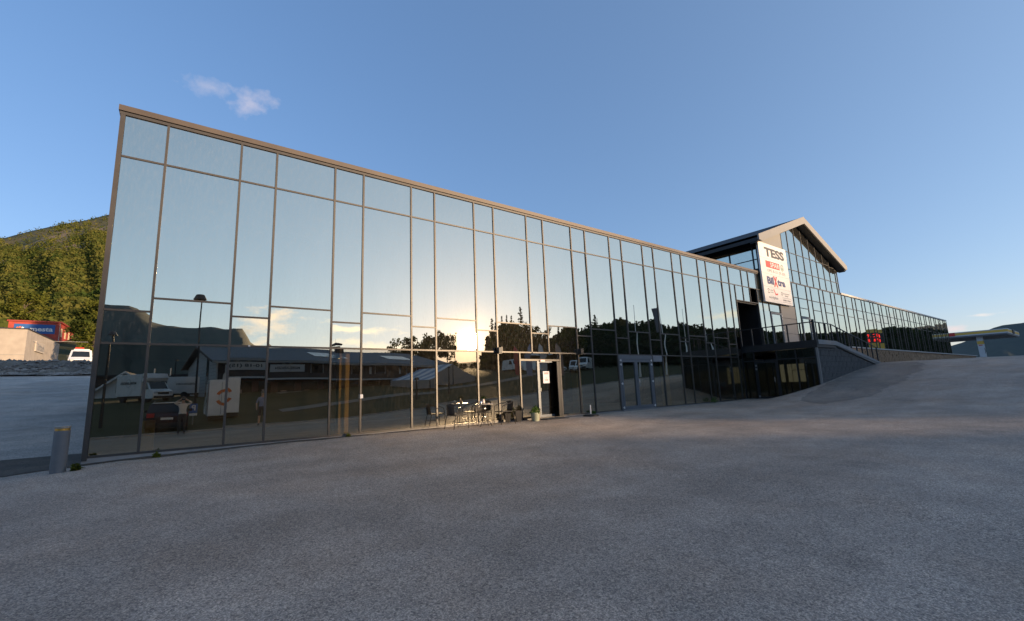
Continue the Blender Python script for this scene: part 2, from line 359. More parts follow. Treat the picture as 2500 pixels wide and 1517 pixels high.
PL = [(0,-.13),(2,-.06),(8,.45),(29,3.0),(30.4,3.2),(32.3,4.25),(50,4.85),(60,5.5),(75,7.2),(110,13.2),(130,17),(900,17)]                # left, along y
YS = [-95,-40,-19,-4,-1.5]; PS = [PE,PD,PC,PB,PA]
def hgt(x, y):
    if y <= 0:
        v = [lerp_prof(p, x) for p in PS]
        b = float(np.interp(y, YS, v))
        if y < -95: b += (-95-y)*.02
        if -13.5 < y < -4 and x < 12: b = min(b, -.16-(-4-y)*.032) if x < 8 else b
        return b
    if x < -1.0: return lerp_prof(PL, y) + (0 if x > -30 else (-30-x)*.02)
    if x > 86.3: return lerp_prof(PA, x) - .004*min(y, 200)
    if x > 27.8: return 2.4
    return -.30
def axis_lines(segs):
    out = []
    for a, b, st in segs:
        n = max(1, round((b-a)/st)); out += [a+(b-a)*i/n for i in range(n)]
    out.append(segs[-1][1]); return out
GX = axis_lines([(-900,-200,100),(-200,-60,20),(-60,-20,4),(-20,-4,1),(-4,-1.0,.5),(-1.0,-.93,.07),(-.93,40,.75),(40,86,2),(86,86.3,.3),(86.3,130,3),(130,300,17),(300,1500,200)])
GY = axis_lines([(-900,-200,100),(-200,-100,20),(-100,-40,5),(-40,-19,1.5),(-19,-4,.75),(-4,0,.4),(0,.05,.05),(.05,4,.8),(4,34,1.),(34,60,2),(60,140,8),(140,1500,170)])
def sheet(name, xs, ys, dz, m, keep=None, parent=None, jit=0.):
    idx = {}; v = []; f = []
    r = random.Random(3)
    for j, y in enumerate(ys):
        for i, x in enumerate(xs):
            idx[i, j] = len(v); v.append((x, y, hgt(x, y)+dz+(r.uniform(-jit, jit) if jit else 0)))
    for j in range(len(ys)-1):
        for i in range(len(xs)-1):
            cx, cyy = (xs[i]+xs[i+1])/2, (ys[j]+ys[j+1])/2
            if keep is None or keep(cx, cyy): f.append((idx[i,j], idx[i+1,j], idx[i+1,j+1], idx[i,j+1]))
    b = MB(); b.add(v, f); o = b.obj(name, m, parent, smooth=True)
    return o
tag(sheet('ground', GX, GY, 0, ASPH), kind='structure')

# lawn behind the forecourt, its front edge following the kerb line
EDGE = [(-400,-13.6),(-1,-13.6),(2.6,-14.0),(4.5,-15.6),(8.4,-17.2),(11.5,-19.2),(16,-19.6),(60,-19.4),(140,-19.0),(900,-19)]
def strip_sheet(name, m, front, back, xs, dz, nrow, parent=None, pw=1.6):
    v = []; f = []
    for x in xs:
        y0 = front(x); y1 = back(x)
        for k in range(nrow+1):
            y = y0 + (y1-y0)*(k/nrow)**pw; v.append((x, y, hgt(x, y)+dz))
    n = nrow+1
    for i in range(len(xs)-1):
        for k in range(nrow): f.append((i*n+k, i*n+k+1, (i+1)*n+k+1, (i+1)*n+k))
    return MB().add(v, f).obj(name, m, parent, smooth=True)
LX = axis_lines([(-400,-60,20),(-60,-12,4),(-12,60,1.5),(60,140,6),(140,900,80)])
lawn = tag(strip_sheet('lawn', GRASS, lambda x: lerp_prof(EDGE, x), lambda x: -420, LX, .03, 60, pw=2.6), kind='structure')
# kerb stones along the lawn edge
kb = MB()
kp = [(x, lerp_prof(EDGE, x)) for x in axis_lines([(-14,60,1.0)])]
kerb_root = link('kerb', None); kerb_root['kind'] = 'structure'
for (x0, y0), (x1, y1) in zip(kp[:-1], kp[1:]):
    b = MB(); z0, z1 = hgt(x0, y0), hgt(x1, y1); e = .012
    b.hexa([(x0+e,y0-.12,z0-.1),(x1-e,y1-.12,z1-.1),(x1-e,y1+.02,z1-.1),(x0+e,y0+.02,z0-.1),(x0+e,y0-.12,z0+.07),(x1-e,y1-.12,z1+.07),(x1-e,y1+.0,z1+.065),(x0+e,y0+.0,z0+.065)])
    b.obj('kerb_stone', CONC, kerb_root)
# curved gravel path through the lawn
PTH = [(7,-24.5),(11.2,-27),(15.6,-28.4),(22,-29.5),(29,-31),(38,-33.5),(48,-36)]
pv = []; pf = []
for i, (x, y) in enumerate([(np.interp(t, range(len(PTH)), [p[0] for p in PTH]), np.interp(t, range(len(PTH)), [p[1] for p in PTH])) for t in np.linspace(0, len(PTH)-1, 50)]):
    for dy in (.9, -.9): pv.append((x, y+dy, hgt(x, y+dy)+.07))
    if i: pf.append((2*i-2, 2*i-1, 2*i+1, 2*i))
tag(MB().add(pv, pf).obj('path', PATHM), kind='structure')
# paler service road climbing beside the end wall
tag(sheet('road', axis_lines([(-60,-20,4),(-20,-4,1),(-4,-1.05,.4)]), axis_lines([(1.4,29.9,.95)]), .008, mat_asphalt('pale_asphalt', 1.45)), kind='structure')
# left: gravel bank, rough ground behind it
tag(sheet('gravel_bank', axis_lines([(-60,-20,4),(-20,-1.05,.6)]), axis_lines([(29.6,34,.35),(34,46,1.5)]), .05, GRAVEL, jit=.10), kind='structure')
tag(sheet('rough_grass', axis_lines([(-400,-60,30),(-60,-1.05,4)]), axis_lines([(46,70,3),(70,140,7)]), .03, GRASS), kind='structure')
tag(sheet('grass_patch', axis_lines([(-16,-8.2,.5)]), axis_lines([(15,24,.6)]), .05, GRASS, keep=lambda x, y: ((x+13)/5.)**2+((y-19.5)/3.6)**2 < 1, jit=.05), kind='structure')
# older darker asphalt beside the ramp
AX = axis_lines([(22.4, 39, .12)]); top_ = [(22.4,-5.5),(23.4,-4.4),(25,-4.15),(37.9,-4.02),(39,-4.9)]; bot_ = [(22.4,-5.7),(23.8,-6.5),(27.2,-6.95),(33.2,-6.8),(37.7,-5.95),(39,-5.0)]
tag(strip_sheet('asphalt_patch', mat_asphalt('old_asphalt', .66), lambda x: lerp_prof(top_, x)+.05*math.sin(x*5)+.03*math.sin(x*13), lambda x: lerp_prof(bot_, x)+.12*math.sin(x*1.7)+.06*math.sin(x*6.1)+.04*math.sin(x*17), AX, .006, 6, pw=1.), kind='structure')
# sandy dirt strip along the foot of the glass wall at the corner
dv = []; df = []
xs = np.linspace(-2.6, 8.5, 60)
for i, x in enumerate(xs):
    w = max(.05, .42 - .035*(x+2) + .10*math.sin(x*2.1) + .06*math.sin(x*5.3))
    y1 = -.02 if x > -.98 else 2.2
    for y in (y1, -w*.5, -w): dv.append((x, y, hgt(x, y)+.012))
    if i:
        for k in range(2): df.append((3*i-3+k, 3*i-2+k, 3*i+1+k, 3*i+k))
tag(MB().add(dv, df).obj('dirt_strip', DIRT), kind='structure')

# ---------------------------------------------------------------- hills
def interp_sky(pts, a): return float(np.interp(a, [p[0] for p in pts], [p[1] for p in pts]))
def hill(name, label_kind, pts, r0, r1, r2, m, z0, center=(CAM.x, CAM.y), mirror=False, na=90, nr=18, rough=.06, seed=1):
    """a real ridge: foot at distance r0, crest at r1 (elevation angles pts), far foot at r2"""
    rs = np.random.RandomState(seed); ph = rs.rand(8)*6.28
    a0, a1 = pts[0][0], pts[-1][0]; v = []; f = []
    for i in range(na+1):
        az = a0 + (a1-a0)*i/na; el = interp_sky(pts, az)
        crest = 1.2 + r1*math.tan(R(el))
        for k in range(nr+1):
            t = k/nr
            if t <= .7:
                q = t/.7; r = r0 + (r1-r0)*q; s = q**1.25
                wob = sum(math.sin(az*(.7+j*.9)+ph[j]+q*(3+j*2)) for j in range(5))*rough*crest*.2*math.sin(math.pi*q)
                z = z0 + (crest-z0)*s + wob
            else:
                q = (t-.7)/.3; r = r1 + (r2-r1)*q; z = crest*(1-q*.85)
            x = center[0] + r*math.sin(R(az)); y = center[1] + r*math.cos(R(az))
            if mirror: x = CAM.x + r*math.sin(R(az)); y = 13 - r*math.cos(R(az))
            v.append((x, y, z))
    n = nr+1
    for i in range(na):
        for k in range(nr): f.append((i*n+k, (i+1)*n+k, (i+1)*n+k+1, i*n+k+1))
    o = MB().add(v, f).obj(name, m, smooth=True); o['kind'] = 'structure'
    return o
LEFT_SKY = [(-60,6),(-40,9),(-25,12),(-18,13.5),(-14.34,14.25),(-12.8,15.25),(-10.75,16.4),(-9.2,17.1),(-7.47,18.1),(-4,19.0),(0,18.6),(6,16.5),(14,12),(24,8)]
lh = hill('wooded_hill', '', LEFT_SKY, 165, 980, 1600, HILLM, 16, na=150, nr=40, rough=.035, seed=4)
RIGHT_SKY = [(74,.9),(79,1.6),(81.36,2.41),(82.06,2.62),(82.74,2.9),(83.23,3.32),(83.68,3.57),(84.5,3.89),(85.9,3.95),(88,4.4),(92,5),(100,4.4),(110,3.6),(122,2.4)]
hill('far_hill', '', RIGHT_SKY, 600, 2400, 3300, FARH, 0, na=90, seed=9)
BACK_SKY = [(-70,6),(-50,9),(-30,10.5),(-15,10),(-7.04,9.4),(-6.44,9.46),(-5.81,9.4),(-4.9,9.24),(-4.5,8.86),(-3.87,8.57),(-3.46,8.25),(-2.77,8.01),(-2.19,7.83),(-1.38,7.81),(-.06,7.62),(1.09,7.79),(2.16,7.92),(2.67,7.87),(3.52,7.71),(5.2,7.86),(5.69,7.72),(5.91,7.42),(6.07,6.87),(6.43,6.57),(6.94,6.19),(7.23,5.84),(8.2,5.2),(10,4.2),(13,3.4),(18,3.0),(24,3.2),(32,3.4),(45,3.6),(60,3.4),(78,3.2),(82.5,1.2)]
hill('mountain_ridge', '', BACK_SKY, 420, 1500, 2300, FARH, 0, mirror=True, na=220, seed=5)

# ---------------------------------------------------------------- vegetation
def leaf_quads(rs, centers, size, squash=.6):
    n = len(centers); a = rs.normal(size=(n,3)); a /= np.linalg.norm(a, axis=1)[:,None]
    b = rs.normal(size=(n,3)); b -= (b*a).sum(1)[:,None]*a; b /= np.linalg.norm(b, axis=1)[:,None]
    s = size*(.6+.8*rs.rand(n,1)); a = a*s; b = b*s*squash
    return np.stack([centers-a, centers-b*.8, centers+a, centers+b], 1).reshape(-1,3)
def np_mesh(name, v, nquads, m):
    me = bpy.data.meshes.new(name); me.vertices.add(len(v)); me.vertices.foreach_set('co', np.asarray(v, np.float32).ravel())
    me.loops.add(nquads*4); me.loops.foreach_set('vertex_index', np.arange(nquads*4, dtype=np.int32))
    me.polygons.add(nquads); me.polygons.foreach_set('loop_start', np.arange(nquads, dtype=np.int32)*4); me.polygons.foreach_set('loop_total', np.full(nquads, 4, np.int32))
    me.materials.append(m); me.update(); me.validate(); return me
def deciduous_meshes(seed, h=10., w=3.4, nleaf=2600, leaf=.26, m=LEAF):
    rs = np.random.RandomState(seed); b = MB()
    b.tube([(0,0,-.3),(.05,.02,h*.22),(.1,-.05,h*.5),(.05,.05,h*.8)], [h*.022,h*.018,h*.011,h*.004], 8)
    clumps = []
    for k in range(15):
        z = h*(.30+.55*rs.rand()); ang = rs.rand()*6.28; rr = w*(.25+.55*rs.rand())*(1.1-.5*abs(z/h-.55))
        tip = np.array((rr*math.cos(ang), rr*math.sin(ang), z+h*.07)); st = (.05,0,z-h*.10)
        b.tube([st, tuple((np.array(st)+tip)/2+np.array((0,0,.12))), tuple(tip)], [h*.007,h*.005,h*.002], 5, caps=False)
        clumps.append((tip, h*.085+h*.06*rs.rand()))
    for k in range(14):
        th, u = rs.rand()*6.28, rs.rand()*2-1; s = math.sqrt(1-u*u)
        clumps.append((np.array((w*.7*s*math.cos(th), w*.7*s*math.sin(th), h*.64+u*h*.30)), h*.07+h*.06*rs.rand()))
    pts = []
    per = nleaf//len(clumps)
    for c, r in clumps:
        q = rs.normal(size=(per,3)); q /= np.linalg.norm(q, axis=1)[:,None]; q *= (r*(.45+.6*rs.rand(per,1)))
        q[:,2] *= .85; pts.append(c+q)
    pts = np.concatenate(pts)
    return b.mesh('trunk', BARK, True), np_mesh('crown', leaf_quads(rs, pts, leaf), len(pts), m)
def spruce_meshes(seed, h=12., w=2.3, leaf=.26, dens=1.):
    rs = np.random.RandomState(seed); b = MB(); b.tube([(0,0,-.3),(0,0,h*.5),(0,0,h)], [h*.016,h*.01,.012], 7)
    pts = []; z = h*.08
    while z < h*.985:
        t = 1-z/h; rad = w*(t**.85)*(.8+.4*rs.rand())+.05; nb = int(5+6*t)
        for k in range(nb):
            if rs.rand() < .10: continue
            a = rs.rand()*6.28; L = rad*(.65+.5*rs.rand()); d = np.array((math.cos(a), math.sin(a), 0))
            m_ = max(3, int(L*9*dens))
            s = np.linspace(.08, 1, m_)[:,None]
            p = np.array((0,0,z)) + d*L*s + np.array((0,0,1))*(-.32*L*s + .16*L*s**3) + rs.normal(size=(m_,3))*np.array((.05,.05,.05))*(1+L*.6)
            pts.append(p)
            if L > .5: b.tube([(0,0,z), tuple(np.array((0,0,z))+d*L*.8+np.array((0,0,-.2*L)))], [.025,.008], 4, caps=False)
        z += h*.03*(.7+.6*rs.rand())
    pts = np.concatenate(pts)
    return b.mesh('trunk', BARK), np_mesh('crown', leaf_quads(rs, pts, leaf, .5), len(pts), LEAFD)
TREEK = {'dec0': deciduous_meshes(1), 'dec1': deciduous_meshes(2, 10, 2.9, 2400), 'dec2': deciduous_meshes(3, 10, 4.0, 3000), 'bir': deciduous_meshes(5, 10, 3.0, 2600, .24, LEAFY),
         'spr0': spruce_meshes(11), 'spr1': spruce_meshes(12, 12, 1.8), 'spr2': spruce_meshes(13, 12, 2.7)}
def tree(kind, x, y, h, label, cat='tree', group=None, name=None, wide=1., z=None):
    base = {'d': 10., 'b': 10., 's': 12.}[kind[0]]
    t = thing(name or ('spruce_tree' if kind[0] == 's' else 'leafy_tree'), label, cat, (x, y, hgt(x, y) if z is None else z), rnd.uniform(0, 6.28), group)
    s = h/base; t.scale = (s*wide, s*wide, s)
    link('trunk', TREEK[kind][0], t); link('crown', TREEK[kind][1], t)
    return t
def vpos(az, L): return CAM.x + L*math.sin(R(az)), 13 - L*math.cos(R(az))     # seen by reflection: mirrored across the wall
def vtree(kind, az, el, L, label, group, wide=1.):
    x, y = vpos(az, L); z = hgt(x, y); top = 1.2 + L*math.tan(R(el))
    return tree(kind, x, y, top-z, label, 'tree', group, wide=wide)
gd = 'leafy trees behind the tiled store roof'
for kind, az, el, wd, lab in (('dec2', 22.5, 7.33, .95, 'leafy tree at the left end of the row above the tiled roof'),
                             ('dec1', 24.7, 7.22, 1.0, 'second leafy tree from the left above the tiled roof'),
                             ('dec0', 26.0, 7.13, .9, 'leafy tree left of the tallest one above the tiled roof'),
                             ('dec2', 27.5, 7.75, .8, 'tallest round leafy tree above the tiled roof'),
                             ('dec0', 28.9, 7.1, .7, 'leafy tree beside the sun glare, right end of the row')):
    vtree(kind, az, el, 92, lab, gd, wd)
gs = 'spruces beyond the parked vans'
for kind, az, el, L, wd, lab in (('spr0', 34.6, 9.2, 84, .7, 'pointed spruce right of the sun glare'), ('spr1', 35.0, 8.7, 86, .9, 'thin spruce top next to the sun glare'),
                            ('spr1', 36.1, 9.25, 85, .8, 'leftmost of three slim spruce tops near the tall spruce'), ('spr1', 36.75, 9.35, 84, .8, 'middle of three slim spruce tops near the tall spruce'),
                            ('spr1', 37.4, 9.2, 86, .8, 'right one of three slim spruce tops near the tall spruce'), ('spr0', 38.7, 10.3, 82, .8, 'tallest spruce standing alone above the hedge of trees'),
                            ('spr2', 48.3, 8.95, 95, .9, 'broad dark spruce rising above the wooded slope')):
    vtree(kind, az, el, L, lab, gs, wd)
for kind, az, el, L, wd, lab in (('dec0', 36.6, 8.2, 80, .9, 'dense leafy tree under the three slim spruce tops'), ('dec2', 38.2, 8.4, 79, 1.0, 'dense leafy tree at the foot of the tallest spruce'), ('dec1', 35.3, 7.6, 79, .7, 'leafy tree below the spruce near the sun glare'),
                            ('dec1', 40.6, 7.97, 82, .7, 'round leafy tree right of the tallest spruce'), ('dec1', 41.5, 7.6, 82, .6, 'small round leafy tree beside a mullion'),
                            ('spr1', 43.3, 7.2, 80, 1.1, 'small dark spruce above the white vans'), ('dec2', 44.7, 7.85, 84, .95, 'bushy tree at the start of the wooded slope')):
    vtree(kind, az, el, L, lab, 'trees beyond the parked vans', wd)
for az, el, L, wd, lab in ((29.6, 3.6, 78, 1.5, 'low bush behind the left half of the party tent'), (31.0, 3.2, 76, 1.6, 'low bush under the sun glare behind the tent'), (32.4, 3.3, 77, 1.6, 'low bush between the tent and the parked vans'), (34.0, 4.0, 80, 1.1, 'bush next to the leftmost parked van'), (34.9, 5.6, 84, .9, 'leafy tree at the foot of the spruce near the sun glare')):
    vtree('dec0' if az < 32 else 'dec2', az, el, L, lab, 'trees beyond the parked vans', wd)
# the wooded slope seen in the right half of the glass: one mass
FOREST = [(33.6,5.2),(34.4,6.4),(36,7.4),(40,6.3),(43,6.4),(44.6,7.6),(46.6,7.9),(49.2,8.0),(51,8.4),(53,7.95),(54.8,7.75),(57.2,7.35),(58.6,7.15),(60.3,6.9),(61.5,6.5),(62.1,6.0),(63,6.1),(64.2,5.8),(67,5.2),(70,4.6),(73.4,4.4),(75.5,4.15),(77.2,4.45),(78,4.4),(79.2,4.1),(80.2,4.05),(81.1,3.75),(84,3.6),(89,3.5)]
RID = [(a_, e_*.70) for a_, e_ in FOREST if a_ < 66] + [(69, 2.2), (73, .8)]
RID = [(30.5, .9), (32.6, 2.2)] + RID
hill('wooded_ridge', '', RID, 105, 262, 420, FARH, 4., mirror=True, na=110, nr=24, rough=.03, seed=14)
def forest():
    rs = np.random.RandomState(21); pts = []; 
    for _ in range(2100):
        az = 33.8 + 53*rs.rand(); L = 88 + 75*rs.rand()**1.2
        if az > 62: L = max(120, 36/math.cos(R(az)))*(1+.3*rs.rand())
        x, y = vpos(az, L)
        if az <= 62: L = 112 + 152*rs.rand()**.8; x, y = vpos(az, L)
        if y > -20.5 or (y > -24 and x < 100): continue
        top = 1.2 + L*math.tan(R(interp_sky(FOREST, az)))
        z = hgt(x, y)
        if az <= 62:
            crest = 1.2 + 262*math.tan(R(interp_sky(RID, az))); z = max(z, 4. + (crest-4.)*((L-105)/157)**1.25) - .5
            full = 1.2 + 262*math.tan(R(interp_sky(FOREST, az))) - crest
            h = full*(.62+.42*rs.rand())
        else: h = top - abs(rs.normal())*1.6 - z
        if h < 2: continue
        con = rs.rand() < .62; n = 160
        u = rs.rand(n)
        if con:
            zz = u**1.4; rad = (1-zz)*h*.21*(.4+.6*rs.rand(n))+.08
        else:
            zz = .25+.75*u; rad = np.sqrt(np.clip(1-((zz-.62)/.4)**2, 0.02, 1))*h*.24*(.35+.65*rs.rand(n)**.5)
        th = rs.rand(n)*6.28
        pts.append(np.stack([x+rad*np.cos(th), y+rad*np.sin(th), z+zz*h], 1))
    pts = np.concatenate(pts)
    o = link('wooded_slope', np_mesh('wooded_slope', leaf_quads(rs, pts, .62, .7), len(pts), LEAFD))
    tag(o, 'dark mixed forest on the slope seen in the right half of the glass', 'forest', kind='stuff')
forest()
# the sunlit wood on the hill at the left
def hill_wood():
    rs = np.random.RandomState(31); pts = []; me = lh.data
    co = np.array([v.co for v in me.vertices]).reshape(151, 41, 3); a0, a1 = LEFT_SKY[0][0], LEFT_SKY[-1][0]
    for _ in range(30000):
        az = -22 + 22*rs.rand(); u = (az-a0)/(a1-a0)*150; i = int(u); fu = u-i
        t = 28.2*rs.rand()**.9; k = int(t); fk = t-k
        p = (co[i,k]*(1-fu)+co[i+1,k]*fu)*(1-fk) + (co[i,min(k+1,40)]*(1-fu)+co[i+1,min(k+1,40)]*fu)*fk
        q = t/28.2
        bare = .5+.5*math.sin(az*1.3+q*9)+.25*math.sin(az*3.1-q*17)
        if q > .76 and rs.rand() < .72: continue
        if q > .58 and bare < .7 and rs.rand() < .75: continue
        s = (1.3+1.5*rs.rand())*(1.+.25*q); n = 8
        d = rs.normal(size=(n,3)); d /= np.linalg.norm(d, axis=1)[:,None]; d *= s*(.5+.5*rs.rand(n,1)); d[:,2] = d[:,2]*1.15 + s*.9
        pts.append(p+d)
    pts = np.concatenate(pts)
    o = link('hillside_wood', np_mesh('hillside_wood', leaf_quads(rs, pts, .95, .8), len(pts), LEAFH))
    tag(o, 'sunlit green birch wood covering the hill at the left', 'forest', kind='stuff')
hill_wood()
gl = 'sunlit trees and bushes below the hill at the left'
for kind, x, y, h, wd, lab in (('bir', -9.6, 66, 5.4, 1.1, 'sunlit bush directly behind the white recovery van'), ('bir', -8.6, 78, 8.5, 1.0, 'tall sunlit tree against the edge of the glass wall'), ('dec2', -11.5, 80, 7.0, 1.2, 'leafy tree between grey building and glass wall'),
                               ('bir', -12.2, 94, 9.5, 1.1, 'sunlit tree to the right of the red building'), ('dec0', -15.4, 98, 7.5, 1.2, 'leafy bush covering the foot of the red building'), ('bir', -10.5, 112, 12, 1.1, 'big sunlit tree behind the bushes near the glass wall'),
                               ('dec2', -15.5, 124, 10, 1.3, 'dark leafy tree just behind the red building'), ('bir', -30, 128, 10, 1.3, 'leafy tree at the left edge behind the red building')):
    tree(kind, x, y, h, lab, 'tree', gl, wide=wd)

# ---------------------------------------------------------------- the glass building
B = thing('glass_building', 'long mirror-glass building with brown parapet and gabled middle section', 'building')
TOPZ, T2Z, SW, SN, MIDZ, BOTZ = 8.03, 6.98, 3.59, 3.26, 2.50, .03
PER, WID = 2.488, 1.612
MX = []
k = 0
while k*PER < 85.2:
    MX.append(k*PER)
    if k*PER+WID < 85.4: MX.append(k*PER+WID)
    k += 1
X0, X1 = -.93, 85.8
DECKX, UPZ = 27.81, 3.14
pane_cache = {}
PANE_N = [0]
def pane(x0, x1, z0, z1, y=0., amp=None, still=False, parent=B, name='pane', m=None):
    m = m or (GLASSL if z1 < MIDZ+.05 else GLASS)
    w, h = x1-x0, z1-z0
    key = (round(w, 2), round(h, 2), PANE_N[0] % 3 if not still else 9, m.name)
    if key not in pane_cache:
        b = MB(); n = 8; A = (.0014 if amp is None else amp)*(1 if key[2] != 1 else -.6)*min(1.2, w/1.3)
        if still: A *= .3
        v = []; f = []
        for j in range(n+1):
            for i in range(n+1):
                u, q = 2*i/n-1, 2*j/n-1
                v.append((u*w/2, -.012 + A*(1-u*u)*(1-q*q), q*h/2))
        for j in range(n):
            for i in range(n): f.append((j*(n+1)+i, j*(n+1)+i+1, (j+1)*(n+1)+i+1, (j+1)*(n+1)+i))
        b.add(v, f)
        me = bpy.data.meshes.new('pane'); me.from_pydata(b.v, [], b.f); me.materials.append(m); me.shade_smooth(); pane_cache[key] = me
    PANE_N[0] += 1
    o = link(name, pane_cache[key], parent); o.location = ((x0+x1)/2, y, (z0+z1)/2)
    if 7.0 < x0 < 9.9 and z0 > 2.4 and z1 < 7: still = True
    if not still: o.rotation_euler = (R(rnd.gauss(0, .11)), 0, R(rnd.gauss(0, .14)))
    return o
bar_cache = {}
def bar(name, x0, x1, z0, z1, m=ALU, y0=-.035, y1=.06, parent=B):
    key = (round(x1-x0, 3), round(z1-z0, 3), y0, y1, m.name)
    if key not in bar_cache:
        w, h = (x1-x0)/2, (z1-z0)/2; bar_cache[key] = MB().box(-w, w, y0, y1, -h, h).mesh(name, m)
    o = link(name, bar_cache[key], parent); o.location = ((x0+x1)/2, 0, (z0+z1)/2); return o
MW = .026
edges = [X0+.07] + MX + [X1-.07]
GAB0, GAB1 = 31.8, 46.2
SKIP_UP = [(28.0, 30.8)]                 # recessed entrance
def lowpost(x):                          # mullions that stop above a door below
    return any(abs(x-q) < .05 for q in (11.564, 12.44, 17.416))
OPZ = 6.0
for i, x in enumerate(MX):
    lo = BOTZ
    if x > DECKX:
        lo = UPZ
        if 27.9 < x < 30.9: lo = OPZ+.05
        if 32.3 < x < 34.1: lo = 5.62
        if 34.1 < x < 36.2: lo = 6.25
    elif lowpost(x): lo = MIDZ+.025
    bar('mullion', x-MW, x+MW, lo, TOPZ, y0=-.045)
bar('corner_post', X0, X0+.09, -.02, TOPZ, y0=-.05, y1=.12); bar('corner_post', X1-.09, X1, UPZ, TOPZ, y0=-.05, y1=.12)
def row(cols, z0, z1, still=False):
    for a, c in cols: pane(a+MW, c-MW, z0, z1, still=still)
def transom(cols, z, m=ALU, th=.022):
    for a, c in cols: bar('transom', a+MW, c-MW, z-th, z+th, m)
cols = list(zip(edges[:-1], edges[1:]))
iswide = lambda a, c: (c-a) > 1.2 and a > -.5
# top row, along the whole wall
row(cols, T2Z+.022, TOPZ); transom(cols, T2Z)
left = [q for q in cols if q[0] < 26.9]
for a, c in left:
    z = SW if iswide(a, c) else SN
    c2 = min(c, DECKX-.03)
    pane(a+MW, c2-MW, z+.022, T2Z-.022); transom([(a, c2)], z)
    pane(a+MW, c2-MW, MIDZ+.024, z-.022); transom([(a, c2)], MIDZ, th=.024)
# the part of the wall between the deck edge and the recessed entrance
pane(27.37+MW, 27.95, MIDZ+1.2, T2Z-.022, still=True)
# ground floor panes
gl_edges = [e_ for e_ in edges if e_ < 27.5 and not lowpost(e_)]
gl_edges = [e_ for e_ in gl_edges if e_ not in ()] + [DECKX-.03]
gl_edges = sorted(gl_edges + [10.95, 13.0])
for a, c in zip(gl_edges[:-1], gl_edges[1:]):
    if abs(a-10.95) < .01: continue                      # entrance door
    if abs(a-16.54) < .12: continue                      # double door
    bar('bottom_rail', a+MW, c-MW, BOTZ, BOTZ+.05)
    pane(a+MW, c-MW, BOTZ+.05, MIDZ-.024, amp=.0008, still=a < 1.0)
for x in (10.95, 13.0): bar('mullion', x-MW, x+MW, BOTZ, MIDZ-.024, y0=-.045)
MB().box(X0, DECKX, -.03, .10, -.45, BOTZ).obj('plinth', CONC, B)
# upper floor right of the deck
right = [q for q in cols if q[0] >= 26.9]
for a, c in right:
    if c < 28.5 or a > 85.7: continue
    if 28. < c < 30.9:                                   # above the recessed entrance
        a2 = max(a, 28.0); pane(a2+MW, min(c, 30.8)-MW, OPZ+.05, T2Z-.022); continue
    a2 = max(a, 30.85)
    lo = UPZ+.05
    if 32.3 < a < 34.0 and c < 34.2: lo = 5.64           # over the glazed door
    if 33.9 < a < 36.2 and c < 36.6: lo = 6.28           # over the grey panel
    if 37.2 < a < 38.0: lo = 5.64
    if iswide(a, c) and lo < 6.2:
        transom([(a2, c)], 6.25); pane(a2+MW, c-MW, 6.272, T2Z-.022); pane(a2+MW, c-MW, lo, 6.228)
    else: pane(a2+MW, c-MW, lo, T2Z-.022)
    bar('bottom_rail', a2+MW, c-MW, UPZ, UPZ+.05)
bar('mullion', 27.97, 28.03, UPZ, T2Z-.022, y0=-.045); bar('mullion', 30.78, 30.85, UPZ, T2Z-.022, y0=-.045)
bar('transom', 28.03, 30.78, OPZ, OPZ+.05)
# recessed entrance: dark lobby with an inner glazed front
b = MB(); b.box(28.03, 28.08, .06, 2.2, UPZ, OPZ); b.box(30.73, 30.78, .06, 2.2, UPZ, OPZ); b.box(28.08, 30.73, .06, 2.2, OPZ-.08, OPZ-.001); b.box(28.08, 30.73, .06, 2.2, UPZ-.05, UPZ); b.obj('lobby_lining', STEELD, B)
for a, c in ((28.1, 28.75), (28.79, 29.7), (29.74, 30.7)): pane(a, c, UPZ+.05, 5.3, y=2.0, name='pane')
bar('transom', 28.08, 30.73, 5.32, 5.40, STEELD, 1.95, 2.05); pane(28.1, 30.7, 5.42, OPZ-.1, y=2.0)
# grey blind panels beside the glazed door
for z0, z1 in ((UPZ+.02, 4.22), (4.24, 5.30), (5.32, 6.24)): bar('cladding_panel', 34.12, 36.40, z0, z1, LGREY, -.02, .05)
# parapet
MB().box(X0-.04, GAB0+.1, -.075, .30, TOPZ+.09, 8.26).obj('parapet', PARA, B)
MB().box(X0-.02, GAB0+.1, -.05, .2, TOPZ+.003, TOPZ+.075).obj('parapet_trim', ALU, B)
MB().box(GAB1+.1, X1+.04, -.075, .30, TOPZ+.06, 8.25).obj('parapet', mat('pale_parapet', (.42, .41, .38), .5, .2, var=.08, scale=1), B)
bar('transom', GAB0+.1, GAB1+.1, TOPZ+.002, 8.12)
# body: end walls, back wall, roof, floors
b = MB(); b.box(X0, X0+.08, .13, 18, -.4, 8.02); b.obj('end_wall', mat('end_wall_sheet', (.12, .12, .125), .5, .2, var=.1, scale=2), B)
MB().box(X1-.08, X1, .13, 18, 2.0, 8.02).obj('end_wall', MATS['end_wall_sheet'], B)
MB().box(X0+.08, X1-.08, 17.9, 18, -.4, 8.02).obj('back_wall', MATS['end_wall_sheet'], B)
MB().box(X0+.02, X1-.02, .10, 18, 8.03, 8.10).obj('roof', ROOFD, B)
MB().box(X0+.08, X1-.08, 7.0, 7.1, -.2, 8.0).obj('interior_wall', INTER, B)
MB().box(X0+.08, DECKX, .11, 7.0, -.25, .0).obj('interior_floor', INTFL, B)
MB().box(X0+.08, X1-.09, .12, 7.0, 2.62, 3.02).obj('upper_floor', INTER, B)
